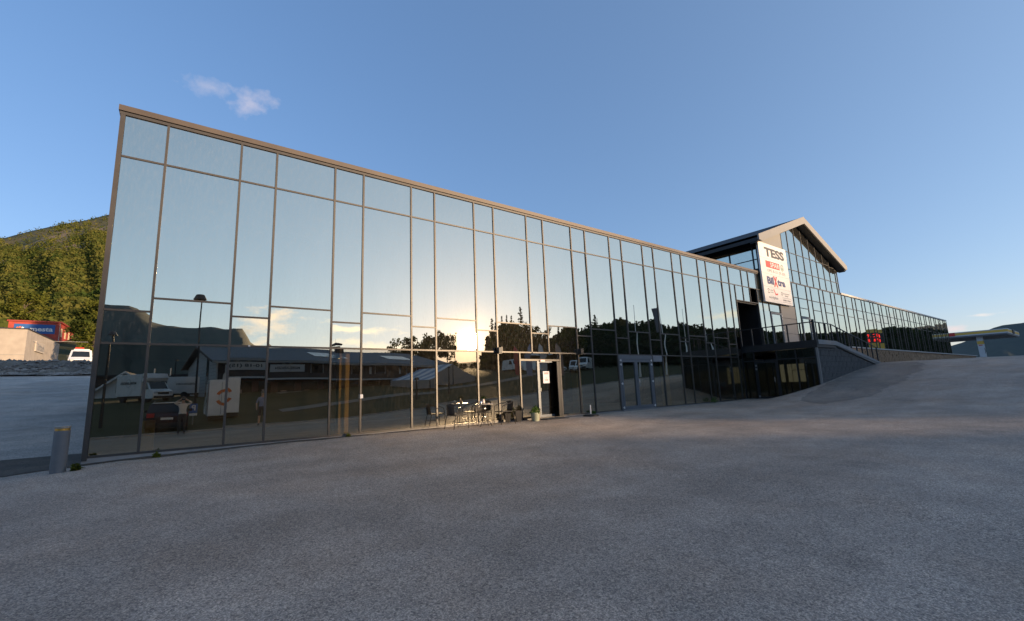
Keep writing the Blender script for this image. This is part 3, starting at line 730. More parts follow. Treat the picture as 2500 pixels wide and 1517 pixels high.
# timber posts and a yellow cabinet behind the lower glass
for x in (4.66, 14.6, 21.0): MB().box(x-.15, x+.15, .55, .85, .0, 2.62).obj('timber_post', TIMBER, B)
tag(bevel(MB().box(-.05, .22, .75, 1.15, .0, .72).obj('cabinet', mat('yellow_cabinet', (.50, .30, .05), .5, var=.1)), .01), 'yellow cabinet standing inside the glass at the left corner', 'cabinet')

# gable
GA, GAZ = 38.85, 13.30
def roofz(x, off=0): return GAZ - .352*abs(x-GA) - off
gx = [35.75, 36.82, 38.10, 39.37, 40.63, 41.90, 43.20, 44.48, 45.75, 46.17]
def gpane(poly):
    b = MB(); b.quad([(u, -.012, w) for u, w in poly]); o = b.obj('pane', GLASS, B); return o
for a, c in zip(gx[:-1], gx[1:]):
    for z0, z1 in ((8.12, 9.04), (9.08, 10.38)):
        t = min(z1, roofz(c, .62)) if c > GA else z1
        if t-z0 > .1: pane(a+MW, c-MW, z0, t)
    za, zc = roofz(a, .55), roofz(c, .55)
    if min(za, zc) > 10.5:
        poly = [(a+MW, 10.42), (c-MW, 10.42), (c-MW, roofz(c-MW, .55)), (a+MW, roofz(a+MW, .55))]
        if a < GA < c: poly.insert(3, (GA, roofz(GA, .55)))
        gpane(poly)
    bar('transom', a+MW, c-MW, 9.04, 9.08); bar('transom', a+MW, c-MW, 10.38 if zc > 10.4 else zc-.04, 10.42 if zc > 10.4 else zc)
for x in gx: bar('mullion', x-MW, x+MW, 8.12, roofz(x, .52), y0=-.045)
MB().prism([(GAB0, 8.12), (35.72, 8.12), (35.72, roofz(35.72, .5)), (GAB0, roofz(GAB0, .5))], -.02, .06, 'y').obj('gable_panel', LGREY, B)
# gable volume: side walls with a band of windows, two roof slopes, bargeboards
MB().box(GAB0, GAB0+.1, .07, 18, 8.12, 8.55).obj('gable_wall', STEELD, B)
MB().box(GAB0, GAB0+.1, .07, 18, roofz(GAB0, .75), roofz(GAB0, .45)).obj('gable_wall', STEELD, B)
MB().box(GAB1-.1, GAB1, .07, 18, 8.12, roofz(GAB1, .5)).obj('gable_wall', LGREY, B)
ys = [.07, .35, 1.9, 3.5, 5.1, 6.7, 8.3, 9.9, 11.5, 13.1, 14.7, 16.3, 17.9]
wz0, wz1 = 8.55, roofz(GAB0, .75)
side_mesh = {}
for y0, y1 in zip(ys[:-1], ys[1:]):
    MB().box(GAB0-.02, GAB0+.08, y0-.04, y0+.04, wz0, wz1).obj('mullion', STEELD, B)
    o = link('pane', MB().box(-.008, .008, -(y1-y0)/2+.04, (y1-y0)/2-.04, -(wz1-wz0)/2, (wz1-wz0)/2).mesh('pane', GLASS), B); o.location = (GAB0+.03, (y0+y1)/2, (wz0+wz1)/2)
    MB().box(GAB0-.015, GAB0+.07, y0+.04, y1-.04, wz0+.62, wz0+.67).obj('transom', STEELD, B)
for s in (-1, 1):
    xe = GA + s*8.02
    def rz(x): return GAZ+.08-.352*abs(x-GA)
    MB().prism([(GA, rz(GA)), (xe, rz(xe)), (xe, rz(xe)-.16), (GA, rz(GA)-.16)], -.52, 18.4, 'y').obj('roof_slope', ROOFD, B)
    MB().prism([(GA, rz(GA)-.18), (xe-s*.05, rz(xe-s*.05)-.18), (xe-s*.05, rz(xe-s*.05)-.5), (GA-s*.0, rz(GA)-.5)], -.48, .0 if s > 0 else -.0, 'y').obj('soffit', BLACKM, B)
    MB().prism([(GA, rz(GA)+.03), (xe+s*.03, rz(xe)+.03-.01), (xe+s*.03, rz(xe)-.34), (xe-s*.4, rz(xe-s*.4)-.52), (GA, rz(GA)-.52)], -.62, -.52, 'y').obj('bargeboard', LGREY, B)
    MB().box(min(xe, xe-s*.05), max(xe, xe-s*.05), -.52, 18.4, rz(xe)-.40, rz(xe)-.02).obj('eaves_board', BLACKM, B)

# entrance door at the left with side light, open dark leaf, notice and lamp
D1 = link('door', None, B); D1['label'] = 'glazed entrance door with a white notice and dark open leaf'
bar('door_head', 10.976, 12.974, 2.18, 2.25, ALU, parent=D1); pane(10.976, 12.974, 2.255, MIDZ-.026, parent=D1)
bar('door_jamb', 11.77, 11.85, .05, 2.18, ALUD, -.05, .08, parent=D1); pane(10.976, 11.77, .10, 2.18, parent=D1, still=True); pane(11.90, 12.56, .14, 2.12, parent=D1, still=True)
bar('door_frame', 11.852, 11.90, .06, 2.17, ALUD, -.03, .05, parent=D1); bar('door_frame', 11.90, 12.56, .05, .14, ALUD, -.03, .05, parent=D1); bar('door_frame', 11.90, 12.56, 2.12, 2.17, ALUD, -.03, .05, parent=D1)
b = MB()
for q in range(9): b.box(12.57+q*.044, 12.57+q*.044+.038, -.30+q*.03, -.25+q*.03, .05, 2.15)
b.obj('open_leaf', STEELD, D1); bar('threshold', 10.976, 12.974, .0, .05, ALU, -.12, .08, parent=D1)
MB().tube([(11.875, -.03, 1.02), (11.875, -.08, 1.02), (11.875, -.085, 1.14), (11.875, -.03, 1.14)], .009, 6).obj('door_handle', CHROME, D1)
# double door
D2 = link('door', None, B); D2['label'] = 'grey aluminium double door with white hinges and pull handle'
bar('door_frame', 16.566, 19.004, 2.29, MIDZ-.026, ALUD, -.05, .08, parent=D2)
for x0, x1 in ((16.566, 16.68), (18.89, 19.004)): bar('door_frame', x0, x1, .04, 2.29, ALUD, -.05, .08, parent=D2)
for n_, (x0, x1) in enumerate(((16.69, 17.745), (17.755, 18.88))):
    L = link('door_leaf', None, D2)
    for q in ((x0, x0+.10, .05, 2.28), (x1-.10, x1, .05, 2.28), (x0+.10, x1-.10, .05, .20), (x0+.10, x1-.10, 2.16, 2.28)): bar('leaf_frame', *q, ALUD, -.06, .04, parent=L)
    pane(x0+.10, x1-.10, .20, 2.16, parent=L, still=True)
for x, zs in ((16.665, (.15, 1.2, 2.05, 2.24)), (18.90, (.15, 1.27, 2.05, 2.24))):
    for z in zs:
        h_ = MB(); h_.tube([(x, -.085, z-.05), (x, -.085, z+.05)], .018, 8); h_.box(x-.05, x+.05, -.075, -.06, z-.02, z+.02); h_.obj('hinge', WHITE, D2)
MB().tube([(17.82, -.06, 1.06), (17.82, -.13, 1.06), (17.82, -.14, 1.10), (17.82, -.14, 1.32), (17.82, -.13, 1.36), (17.82, -.06, 1.36)], .014, 8).obj('pull_handle', CHROME, D2)
MB().box(17.80, 17.84, -.065, -.06, .98, 1.02).obj('lock_plate', CHROME, D2)
bar('threshold', 16.566, 19.004, -.01, .04, LGREY, -.12, .08, parent=D2)
# glazed door on the deck and the next one
for dx0, dx1, lab in ((32.40, 34.08, 'glazed deck door reflecting a red banner'), (37.36, 38.9, 'glazed deck door further right')):
    D3 = link('door', None, B); D3['label'] = lab
    for q in ((dx0, dx0+.14, UPZ, 5.6), (dx1-.14, dx1, UPZ, 5.6), (dx0+.14, dx1-.14, 5.46, 5.6), (dx0+.14, dx1-.14, UPZ, UPZ+.12)): bar('door_frame', *q, ALUD, -.05, .05, parent=D3)
    pane(dx0+.14, dx1-.14, UPZ+.12, 5.46, parent=D3, still=True)
    for z in (3.4, 4.4, 5.2, 5.4): MB().box(dx1-.10, dx1-.02, -.075, -.05, z-.04, z+.04).obj('hinge', WHITE, D3)
# lamps, plates and notices on the wall
for x, z, lab in ((9.96, 2.55, 'dark box lamp on the mullion left of the entrance door'), (14.12, 2.59, 'dark box lamp on the mullion right of the entrance door')):
    t = thing('wall_lamp', lab, 'lamp', (x, -.05, z), 0, 'box lamps on the glass wall')
    bevel(MB().box(-.09, .05, -.17, .0, -.12, .10).obj('housing', STEELD, t), .008); MB().box(.055, .10, -.13, -.0, -.11, .12).obj('bracket', ALU, t); MB().box(-.07, .03, -.15, -.03, -.126, -.121).obj('lens', WHITE, t)
t = thing('exit_lamp', 'small pale sign lamp above the entrance door', 'lamp', (12.03, -.04, 2.185)); bevel(MB().box(-.11, .11, -.05, .0, -.035, .035).obj('housing', mat('lamp_pink', (.75, .55, .50), .4), t), .006)
t = thing('information_plate', 'small grey information plate right of the double door', 'sign', (19.45, -.02, 2.34)); MB().box(-.36, .36, -.03, -.0, -.15, .14).obj('plate', mat('grey_plate', (.16, .17, .19), .5), t)
for q in range(4): MB().box(-.30, .30-.1*(q % 2), -.033, -.0305, .08-q*.06, .095-q*.06).obj('print_line', SIGNGR, t)
t = thing('paper_notice', 'white paper notice taped on the entrance door glass', 'notice', (12.23, -.016, 1.55)); MB().box(-.16, .16, -.004, .0, -.23, .23).obj('paper', mat('paper', (.78, .76, .80), .8), t)
for q, (w_, z_, m_) in enumerate(((.12, .17, SIGNR), (.11, .13, SIGNR), (.05, -.03, SIGNGR), (.09, -.09, SIGNGR), (.08, -.12, SIGNGR))): MB().box(-w_, w_, -.006, -.0045, z_-.012, z_+.012).obj('print_line', m_, t)
t = thing('door_sensor', 'small white sensor on a lower mullion', 'sensor', (4.976, -.055, 1.1)); bevel(MB().box(-.04, .05, -.05, .0, -.06, .06).obj('housing', WHITE, t), .01)
t = thing('wall_plug', 'small pale plug on the mid transom near the left', 'fitting', (2.05, -.05, 2.5)); MB().lathe([(.02, -.02), (.03, 0), (.02, .02)], n=10).obj('housing', WHITE, t)

# ---------------------------------------------------------------- lettering
def text_mesh(body, m, w=None, h=None, depth=.006, bold=0.):
    cu = bpy.data.curves.new('lettering', 'FONT'); cu.body = body; cu.size = 1; cu.extrude = depth/2; cu.offset = bold; cu.resolution_u = 3
    o = bpy.data.objects.new('lettering_tmp', cu); COL.objects.link(o); bpy.context.view_layer.update()
    me = bpy.data.meshes.new_from_object(o.evaluated_get(bpy.context.evaluated_depsgraph_get()))
    bpy.data.objects.remove(o); bpy.data.curves.remove(cu)
    co = np.zeros(len(me.vertices)*3); me.vertices.foreach_get('co', co); co = co.reshape(-1, 3)
    lo, hi = co.min(0), co.max(0); s = hi-lo
    sx = (w/s[0]) if w else None; sy = (h/s[1]) if h else sx
    if sx is None: sx = sy
    co[:,0] = (co[:,0]-(lo[0]+hi[0])/2)*sx; co[:,1] = (co[:,1]-(lo[1]+hi[1])/2)*sy
    me.vertices.foreach_set('co', co.ravel()); me.update(); me.materials.clear(); me.materials.append(m); me.name = 'lettering'
    return me
def text(body, m, loc, w, h, parent, face='-y', bold=.0, depth=.006, name='lettering', rot=None):
    o = link(name, text_mesh(body, m, w, h, depth, bold), parent); o.location = loc
    o.rotation_euler = rot or {'-y': (R(90), 0, 0), 'y': (R(90), 0, R(180)), '-x': (R(90), 0, R(-90)), 'x': (R(90), 0, R(90))}[face]
    return o
def ring_mesh(r0, r1, a0, a1, m, d=.004, n=28):
    b = MB(); v = []; f = []
    for i in range(n+1):
        a = R(a0+(a1-a0)*i/n)
        for r in (r0, r1):
            for y in (-d, 0): v.append((r*math.cos(a), y, r*math.sin(a)))
    for i in range(n):
        p = i*4; f += [(p, p+2, p+6, p+4), (p+1, p+5, p+7, p+3), (p, p+4, p+5, p+1), (p+2, p+3, p+7, p+6)]
    f += [(0, 1, 3, 2), (n*4, n*4+2, n*4+3, n*4+1)]
    return b.add(v, f).mesh('emblem', m)

# ---------------------------------------------------------------- billboard
S = thing('billboard', 'large white tenant board mounted at the gable of the glass building', 'sign', (33.47, -.20, 8.25))
W_, H_ = 4.20, 4.12
bevel(MB().box(-W_/2, W_/2, -.06, .06, -H_/2, H_/2).obj('board', SIGNW, S), .01)
for x in (-1.5, 1.5):
    for z in (-1.2, 0, 1.5): MB().box(x-.05, x+.05, .061, .12, z-.05, z+.05).obj('bracket', STEELD, S)
MB().box(-W_/2-.03, -W_/2+.1, -.02, .12, H_/2-.1, H_/2+.30).obj('lamp_arm', TIMBER, S)
for z in (.98, -.10, -1.02): MB().box(-W_/2+.02, W_/2-.02, -.0625, -.0605, z-.006, z+.006).obj('panel_joint', SIGNGR, S)
text('TESS', SIGNK, (.18, -.064, 1.46), 3.0, .66, S, bold=.045)
MB().box(-1.35, .72, -.064, -.061, .36, .82).obj('red_field', SIGNR, S); text('SPAR', WHITE, (-.02, -.068, .59), 1.35, .33, S, bold=.015)
o = link('emblem', ring_mesh(.19, .235, 0, 360, SIGNG), S); o.location = (1.12, -.061, .58)
MB().prism([(1.12-.10, .47), (1.12+.10, .47), (1.12, .74)], -.064, -.061, 'y').obj('fir_emblem', SIGNG, S); MB().box(1.10, 1.14, -.064, -.061, .42, .47).obj('fir_emblem', SIGNG, S)
text('OPE 8-21 (9-20)', SIGNGR, (.10, -.063, .12), 2.75, .26, S)
text('Bil', SIGNB, (-.98, -.064, -.55), .95, .52, S, bold=.045); text('X', SIGNR, (-.22, -.066, -.56), .62, .74, S, bold=.05); text('tra', SIGNB, (.66, -.064, -.58), 1.20, .46, S, bold=.045)
o = link('emblem', ring_mesh(.13, .17, 25, 155, SIGNK), S); o.location = (-1.45, -.061, -1.30); o = link('emblem', ring_mesh(.13, .17, 205, 335, SIGNK), S); o.location = (-1.45, -.061, -1.30)
text('E', SIGNK, (-1.45, -.063, -1.30), .10, .10, S)
text('tune', SIGNGR, (-.98, -.063, -1.22), .42, .08, S); text('time', SIGNGR, (-.98, -.063, -1.36), .42, .08, S)
MB().add([(-.72,-.064,-1.12),(-.62,-.064,-1.12),(-.42,-.064,-1.42),(-.10,-.064,-1.36),(-.14,-.064,-1.48),(-.50,-.064,-1.52)], [(0,1,2,3,4,5)]).obj('red_swoosh', SIGNR, S)
text('nordplan', SIGNGR, (-.85, -.063, -1.74), 1.30, .24, S)
o = link('emblem', ring_mesh(.08, .13, 0, 360, SIGNGR), S); o.location = (.52, -.061, -1.32); text('kommune', SIGNGR, (1.22, -.063, -1.28), .95, .09, S); text('senter', SIGNGR, (1.22, -.063, -1.44), .55, .09, S)
for z in (-1.60, -1.90): MB().box(.52, 1.85, -.063, -.0605, z-.012, z+.012).obj('rule', SIGNGR, S)
text('lokaler til leie', SIGNGR, (1.18, -.063, -1.75), 1.15, .13, S)

# ---------------------------------------------------------------- deck, porch below it, ramp
DK = thing('entrance_deck', 'raised dark entrance deck with glazed porch beneath and ramp to the right', 'deck')
MB().box(DECKX-.05, 30.42, -3.95, -.06, 2.74, 3.13).obj('deck_slab', STEELD, DK)
MB().box(30.42, 37.9, -2.60, -.06, 2.80, 3.13).obj('deck_slab', CONC, DK)
rz_ = lambda x: 3.12 - (x-30.42)*(3.12-1.98)/(37.85-30.42)
MB().prism([(30.43, rz_(30.43)), (37.85, rz_(37.85)), (37.85, rz_(37.85)-.10), (37.3, rz_(37.3)-.24), (30.43, rz_(30.43)-.24)], -3.95, -2.62, 'y').obj('ramp', CONC, DK)
MB().prism([(27.9, 3.14), (30.42, 3.14), (37.85, rz_(37.85)+.01), (37.85, rz_(37.85)-.13), (30.42, 2.90), (27.9, 2.90)], -3.99, -3.953, 'y').obj('edge_strip', mat('pale_edge', (.17, .18, .19), .6, var=.1), DK)
# porch: west face glazed, front of grey blocks
b = MB(); b.box(DECKX, DECKX+.07, -3.93, -3.83, .5, 2.73); b.obj('porch_post', LGREY, DK)
for y in (-.03, -.70, -1.90, -2.86, -3.80): MB().box(DECKX+.005, DECKX+.065, y-.03, y+.03, .0, 2.73).obj('mullion', STEELD, DK)
for z in (.03, 2.2): MB().box(DECKX+.006, DECKX+.064, -3.83, -.06, z, z+.06).obj('transom', STEELD, DK)
def xpane(y0, y1, z0, z1, x, parent):
    o = link('pane', MB().box(-.008, .008, -(y1-y0)/2, (y1-y0)/2, -(z1-z0)/2, (z1-z0)/2).mesh('pane', GLASSP), parent); o.location = (x, (y0+y1)/2, (z0+z1)/2); return o
for y0, y1 in ((-.67, -.06), (-2.83, -1.93), (-3.77, -2.89)):
    xpane(y0, y1, .09, 2.2, DECKX+.035, DK); xpane(y0, y1, 2.26, 2.72, DECKX+.035, DK)
dl = link('door', None, DK)
for q in ((-1.87, -1.78, .06, 2.18), (-.82, -.73, .06, 2.18), (-1.78, -.82, .06, .18), (-1.78, -.82, 2.08, 2.18)): MB().box(DECKX-.0, DECKX+.05, q[0], q[1], q[2], q[3]).obj('leaf_frame', STEELD, dl)
xpane(-1.78, -.82, .18, 2.08, DECKX+.03, dl)
for z in (.2, 1.75, 1.95):
    MB().box(DECKX-.03, DECKX-.0, -.80, -.72, z-.05, z+.05).obj('hinge', LGREY, dl)
MB().tube([(DECKX, -1.70, 1.0), (DECKX-.08, -1.70, 1.0), (DECKX-.08, -1.70, 1.25), (DECKX, -1.70, 1.25)], .014, 8).obj('pull_handle', CHROME, dl)
MB().box(30.3, 30.4, -3.6, -.1, .0, 2.7).obj('porch_inner_wall', INTER, DK)
MB().box(DECKX+.08, 30.3, -3.6, -.1, -.1, .02).obj('porch_floor', INTFL, DK)
LITW = mat('lit_window', (.5, .45, .32), .5, emit=(.85, .74, .48, .30))
for y0, y1 in ((-1.22, -1.0), (-1.62, -1.40), (-1.98, -1.66), (-2.30, -2.02)): MB().box(30.27, 30.295, y0, y1, .95, 2.0).obj('lit_window', LITW, DK)
MB().box(30.25, 30.268, -2.32, -1.64, 1.62, 1.66).obj('window_bar', BLACKM, DK)
# block wall carrying the deck front and the ramp
row_h, bl = .30, .60; nrow_ = 0; z = .20
blockmesh = {}
while z < 2.75:
    off = (nrow_ % 2)*bl/2
    x = DECKX+.10-off
    while x < 37.2:
        x0, x1 = max(x, DECKX+.10)+.006, min(x+bl, 37.2)-.006
        zt = min(z+row_h, (2.88 if x1 < 30.42 else rz_(x1)-.26))-.006
        gz = hgt((x0+x1)/2, -3.95)
        if x1-x0 > .08 and zt-z > .06 and z+row_h > gz-.05:
            key = (round(x1-x0, 3), round(zt-z, 3)); 
            if key not in blockmesh: blockmesh[key] = MB().box(-key[0]/2, key[0]/2, -.09, .09, -key[1]/2, key[1]/2).mesh('block', CONCD)
            o = link('block', blockmesh[key], DK); o.location = ((x0+x1)/2, -3.80+rnd.uniform(-.006, .006), (z+zt)/2)
        x += bl
    z += row_h; nrow_ += 1
MB().prism([(DECKX+.12, .1), (37.1, .9), (37.1, rz_(37.1)-.26), (30.42, 2.85), (DECKX+.12, 2.72)], -3.80, -3.72, 'y').obj('mortar_backing', CONC, DK)
# railing
RL = thing('railing', 'black steel railing round the deck and down the ramp', 'railing')
path = [(DECKX+.02, -.10, 3.13), (DECKX+.02, -3.88, 3.13), (30.3, -3.88, 3.13), (37.75, -3.88, rz_(37.75))]
rail = [(p[0], p[1], p[2]+.97) for p in path]
MB().tube([rail[0], rail[1]], .03, 8).obj('top_rail', STEELD, RL); MB().tube([rail[1], rail[2], rail[3]], .03, 8).obj('top_rail', STEELD, RL)
MB().tube([(p[0], p[1], p[2]-.35) for p in rail[1:]], .010, 6).obj('lower_rail', STEELD, RL) if False else None
post = MB().box(-.03, .03, -.03, .03, 0, .99).mesh('post', STEELD); big = MB().box(-.05, .05, -.05, .05, 0, 1.12).mesh('corner_post', STEELD)
def lp(a, c, t): return tuple(a[i]+(c[i]-a[i])*t for i in range(3))
for a, c, n in ((path[0], path[1], 6), (path[1], path[2], 3), (path[2], path[3], 8)):
    for i in range(n+1):
        if i == 0 and a is not path[0]: continue
        p = lp(a, c, i/n); o = link('post', big if (a is path[0] and i == n) else post, RL); o.location = (p[0], p[1], p[2]-.02)
# terrace and stacked stone wall
TW = thing('stone_wall', 'low brown stacked stone wall along the terrace to the right', 'wall')
b = MB(); xs_ = axis_lines([(37.3, 82, .8)])
v = []; f = []
for i, x in enumerate(xs_):
    zb = hgt(x, -2.7)-.25
    for q in range(9): 
        z = zb + (3.06-zb)*q/8; v.append((x, -2.62+rnd.uniform(-.025, .025), z))
    if i:
        for q in range(8): f.append(((i-1)*9+q, i*9+q, i*9+q+1, (i-1)*9+q+1))
b.add(v, f); b.box(37.3, 82, -2.55, -.10, 2.0, 3.05); b.obj('wall_face', STONEW, TW)
sm = {}
x = 37.35                                            # courses of flat stones in front of the core, nearest stretch
rs_ = random.Random(5); NST = 0
for c_ in range(8):
    x = 37.35+rs_.random()*.2
    while x < 52 and NST < 290:
        w = rs_.uniform(.42, .85); zc = 2.0+c_*.135
        if zc > hgt(x, -2.7)-.08 and zc < 3.0:
            key = (round(w*5)/5, rs_.randrange(2)); 
            if key not in sm: sm[key] = MB().hexa([(-key[0]/2,-.06,-.06),(key[0]/2,-.05,-.062),(key[0]/2,.05,-.06),(-key[0]/2,.05,-.06),(-key[0]/2,-.05,.06),(key[0]/2,-.065,.055),(key[0]/2,.05,.06),(-key[0]/2,.05,.06)]).mesh('stone', STONEW)
            o = link('stone', sm[key], TW); o.location = (x+w/2, -2.66+rs_.uniform(-.02, .02), zc); NST += 1
        x += w+.02
MB().box(37.2, 82.2, -2.74, -.10, 3.055, 3.13).obj('coping', mat('pale_coping', (.45, .44, .42), .7, var=.1), TW)

# ---------------------------------------------------------------- bistro set by the glass
RATTAN = mat('black_weave', (.022, .02, .018), .65, var=.4, scale=60, bump=.6, bscale=90)
TUBE = mat('chair_tube', (.035, .03, .027), .4, .5)
def bistro_chair(loc, rz, label):
    t = thing('bistro_chair', label, 'chair', loc, rz, 'bistro chairs by the glass wall')
    # faces +x
    for s in (-1, 1):
        MB().tube([(.26, s*.27, 0), (.24, s*.27, .40), (.20, s*.275, .60), (.05, s*.27, .66), (-.16, s*.25, .70)], .012, 8).obj('front_leg', TUBE, t)
        MB().tube([(-.30, s*.24, 0), (-.25, s*.23, .25), (-.21, s*.22, .42)], .012, 8).obj('rear_leg', TUBE, t)
        MB().tube([(.25, s*.27, .20), (-.26, s*.235, .20)], .008, 6).obj('side_bar', TUBE, t)
    n = 12; pts = [(-.16-.13*math.sin(math.pi*i/n), -.25+.5*i/n, .70+.06*math.sin(math.pi*i/n)) for i in range(n+1)]
    MB().tube(pts, .012, 8).obj('back_rail', TUBE, t)
    bevel(MB().box(-.22, .24, -.23, .23, .40, .43).obj('seat', RATTAN, t), .012)
    v = []; f = []
    for i in range(9):
        a = i/8; y = -.19+.38*a; bx = -.22-.07*math.sin(math.pi*a)
        for q in range(5): v.append((bx-.03*q/4, y, .42+.32*q/4))
        for q in range(5): v.append((bx-.03*q/4-.014, y, .42+.32*q/4))
    for i in range(8):
        for q in range(4):
            f += [(i*10+q, (i+1)*10+q, (i+1)*10+q+1, i*10+q+1), (i*10+5+q, i*10+6+q, (i+1)*10+6+q, (i+1)*10+5+q)]
        f += [(i*10+4, (i+1)*10+4, (i+1)*10+9, i*10+9), (i*10, i*10+5, (i+1)*10+5, (i+1)*10)]
    MB().add(v, f).obj('backrest', RATTAN, t, smooth=True)
    return t
gz0 = lambda x, y: hgt(x, y)
bistro_chair((7.78, -.74, gz0(7.78, -.74)), R(8), 'dark bistro chair on the left of the small round table')
bistro_chair((9.66, -.68, gz0(9.66, -.68)), R(172), 'dark bistro chair on the right of the small round table')
bistro_chair((9.02, -.34, gz0(9.0, -.34)), R(-112), 'dark bistro chair half hidden behind the round table')
T = thing('bistro_table', 'small round table with curved tube legs by the glass wall', 'table', (8.78, -.80, gz0(8.78, -.80)))
MB().lathe([(.30, .685), (.315, .69), (.315, .705), (.30, .71)], n=36).obj('table_top', mat('frosted_table_top', (.30, .28, .26), .12, 0, spec=.6), T, smooth=.6)
for q in range(4):
    a = q*math.pi/2+.5; c, s = math.cos(a), math.sin(a)
    MB().tube([(c*.06, s*.06, .685), (c*.045, s*.045, .55), (c*.045, s*.045, .32), (c*.10, s*.10, .20), (c*.22, s*.22, .10), (c*.27, s*.27, .0)], .011, 7).obj('leg', TUBE, T)
for z in (.56, .30): MB().lathe([(.048, z-.012), (.062, z-.012), (.062, z+.012), (.048, z+.012)], n=14).obj('clamp_ring', CHROME, T)
def leafy(name, m, parent, loc, r, n, size, seed, up=.5):
    rs = np.random.RandomState(seed); d = rs.normal(size=(n,3)); d /= np.linalg.norm(d, axis=1)[:,None]; d *= r*rs.rand(n,1)**.5; d[:,2] = np.abs(d[:,2])*up*1.6
    o = link(name, np_mesh(name, leaf_quads(rs, d, size, .45), n, m), parent); o.location = loc; return o
tz = gz0(9.02, -.80)+.71
t = thing('flower_vase', 'small pale vase with flowers on the round table', 'vase', (8.80, -.74, tz)); MB().lathe([(.035, 0), (.05, .03), (.045, .10), (.028, .13), (.03, .15)], n=16).obj('vase', mat('pale_ceramic', (.55, .48, .44), .35), t, smooth=True); leafy('flowers', LEAFD, t, (0, 0, .17), .09, 60, .035, 3)
t = thing('candle_lantern', 'small metal candle lantern on the round table edge', 'lantern', (8.62, -.86, tz)); MB().lathe([(.04, 0), (.045, .005), (.045, .075), (.03, .09), (.015, .10)], n=14).obj('body', CHROME, t, smooth=True); MB().tube([(-.03, 0, .09), (0, 0, .14), (.03, 0, .09)], .004, 5).obj('handle', STEELD, t)
t = thing('saucer', 'small flat dish beside the vase on the table', 'dish', (8.90, -.84, tz)); MB().lathe([(.04, 0), (.075, .012), (.072, .016), (.03, .006)], n=20).obj('dish', mat('pale_ceramic', (.55, .48, .44), .35), t, smooth=True)
# pots
def pot(label, loc, r0, r1, h, m, square=False, leaf=None, seed=1):
    t = thing('plant_pot', label, 'pot', loc, .3 if square else 0, 'plant pots by the entrance')
    n = 4 if square else 24
    MB().lathe([(r0, 0), (r1, h), (r1-.025, h), (r1-.03, h-.05), (.01, h-.05)], n=n).obj('pot', m, t, smooth=(False if square else .7))
    if leaf: leafy('plant', leaf, t, (0, 0, h-.04), r1*1.15, 130, .05, seed, .75)
    return t
POTG = mat('sage_pot', (.24, .26, .19), .6, var=.1); POTD = mat('dark_pot', (.03, .028, .026), .6, var=.2)
pot('sage green round pot with a leafy plant by the door', (10.98, -.74, gz0(10.98, -.74)), .13, .17, .30, POTG, leaf=LEAFP, seed=4)
pot('brown round pot half behind the sage green pot', (11.22, -.52, gz0(11.2, -.52)), .12, .15, .36, mat('brown_pot', (.17, .12, .09), .6), leaf=LEAFD, seed=6)
pot('tall dark square planter nearest the entrance door', (10.52, -.36, gz0(10.52, -.36)), .12, .165, .38, POTD, True)
pot('smaller dark square planter beside the right bistro chair', (10.12, -.26, gz0(10.12, -.26)), .10, .14, .30, POTD, True)
tag(bevel(MB().box(-.55, .55, -.32, .32, 0, .022).obj('door_mat', mat('mat_fibre', (.03, .032, .036), .95, var=.3, scale=40, bump=.5)), .006), 'dark doormat in front of the entrance door', 'doormat')
o = bpy.data.objects['door_mat']; o.location = (12.0, -.52, hgt(12, -.52)+.004)
t = thing('parasol_base', 'round dark parasol base with short white tube', 'parasol base', (13.72, -.82, gz0(13.7, -.82))); MB().lathe([(.30, 0), (.30, .05), (.24, .075), (.05, .085)], n=32).obj('base', STEELD, t, smooth=.5); MB().tube([(0,0,.08), (0,0,.42)], .026, 12).obj('tube', WHITE, t)
# bollard at the left corner
t = thing('bollard_light', 'grey cylindrical bollard light with golden ring by the corner', 'bollard', (-1.12, -.99, hgt(-1.12, -.99)-.02)); BOLL = mat('bollard_grey', (.15, .155, .165), .55, .3, var=.08)
MB().lathe([(.118, 0), (.118, .80)], n=28).obj('post', BOLL, t, smooth=.5); MB().lathe([(.112, .80), (.112, .845)], n=28).obj('light_ring', mat('golden_ring', (.65, .38, .10), .3, .7), t, smooth=.5); MB().lathe([(.122, .845), (.122, .885), (.10, .892)], n=28).obj('cap', mat('bollard_cap', (.30, .27, .23), .45, .4), t, smooth=.5)
# weeds and litter at the foot of the wall
def weed(label, x, y, s, seed, m=LEAFP):
    t = thing('weed', label, 'plant', (x, y, hgt(x, y)-.02)); rs = np.random.RandomState(seed); b = MB()
    for k in range(5):
        a = rs.rand()*6.28; b.tube([(0,0,0), (math.cos(a)*s*.2, math.sin(a)*s*.2, s*.5), (math.cos(a)*s*.5, math.sin(a)*s*.5, s*.8)], [.006, .005, .002], 4, caps=False)
    b.obj('stem', LEAFP, t); leafy('leaves', m, t, (0, 0, s*.2), s*.6, 70, .05, seed, .9); return t
weed('green weed at the foot of the glass left of the porch', 23.8, -.25, .34, 1); weed('small weed beside the parasol base', 14.6, -.14, .16, 2); weed('small dry weed by the left corner of the wall', .35, -.42, .12, 3, LEAFY); weed('low weed tuft beside the bollard', -.86, -1.02, .14, 4, LEAFY); weed('tiny weed under the second lower pane', 4.6, -.16, .09, 5, LEAFY)
rs_ = np.random.RandomState(8); lv = []
for _ in range(260):
    x = rs_.uniform(-2.4, 9) if rs_.rand() < .7 else rs_.uniform(22, 27.5); y = -abs(rs_.normal(0, .35))-.08
    if x > 22: y -= rs_.rand()*2.5
    lv.append((x, y, hgt(x, y)+.018))
lv = np.array(lv); q = leaf_quads(rs_, lv, .028, .6); q[:,2] = q[:,2]*.25+np.repeat(lv[:,2], 4)*.75
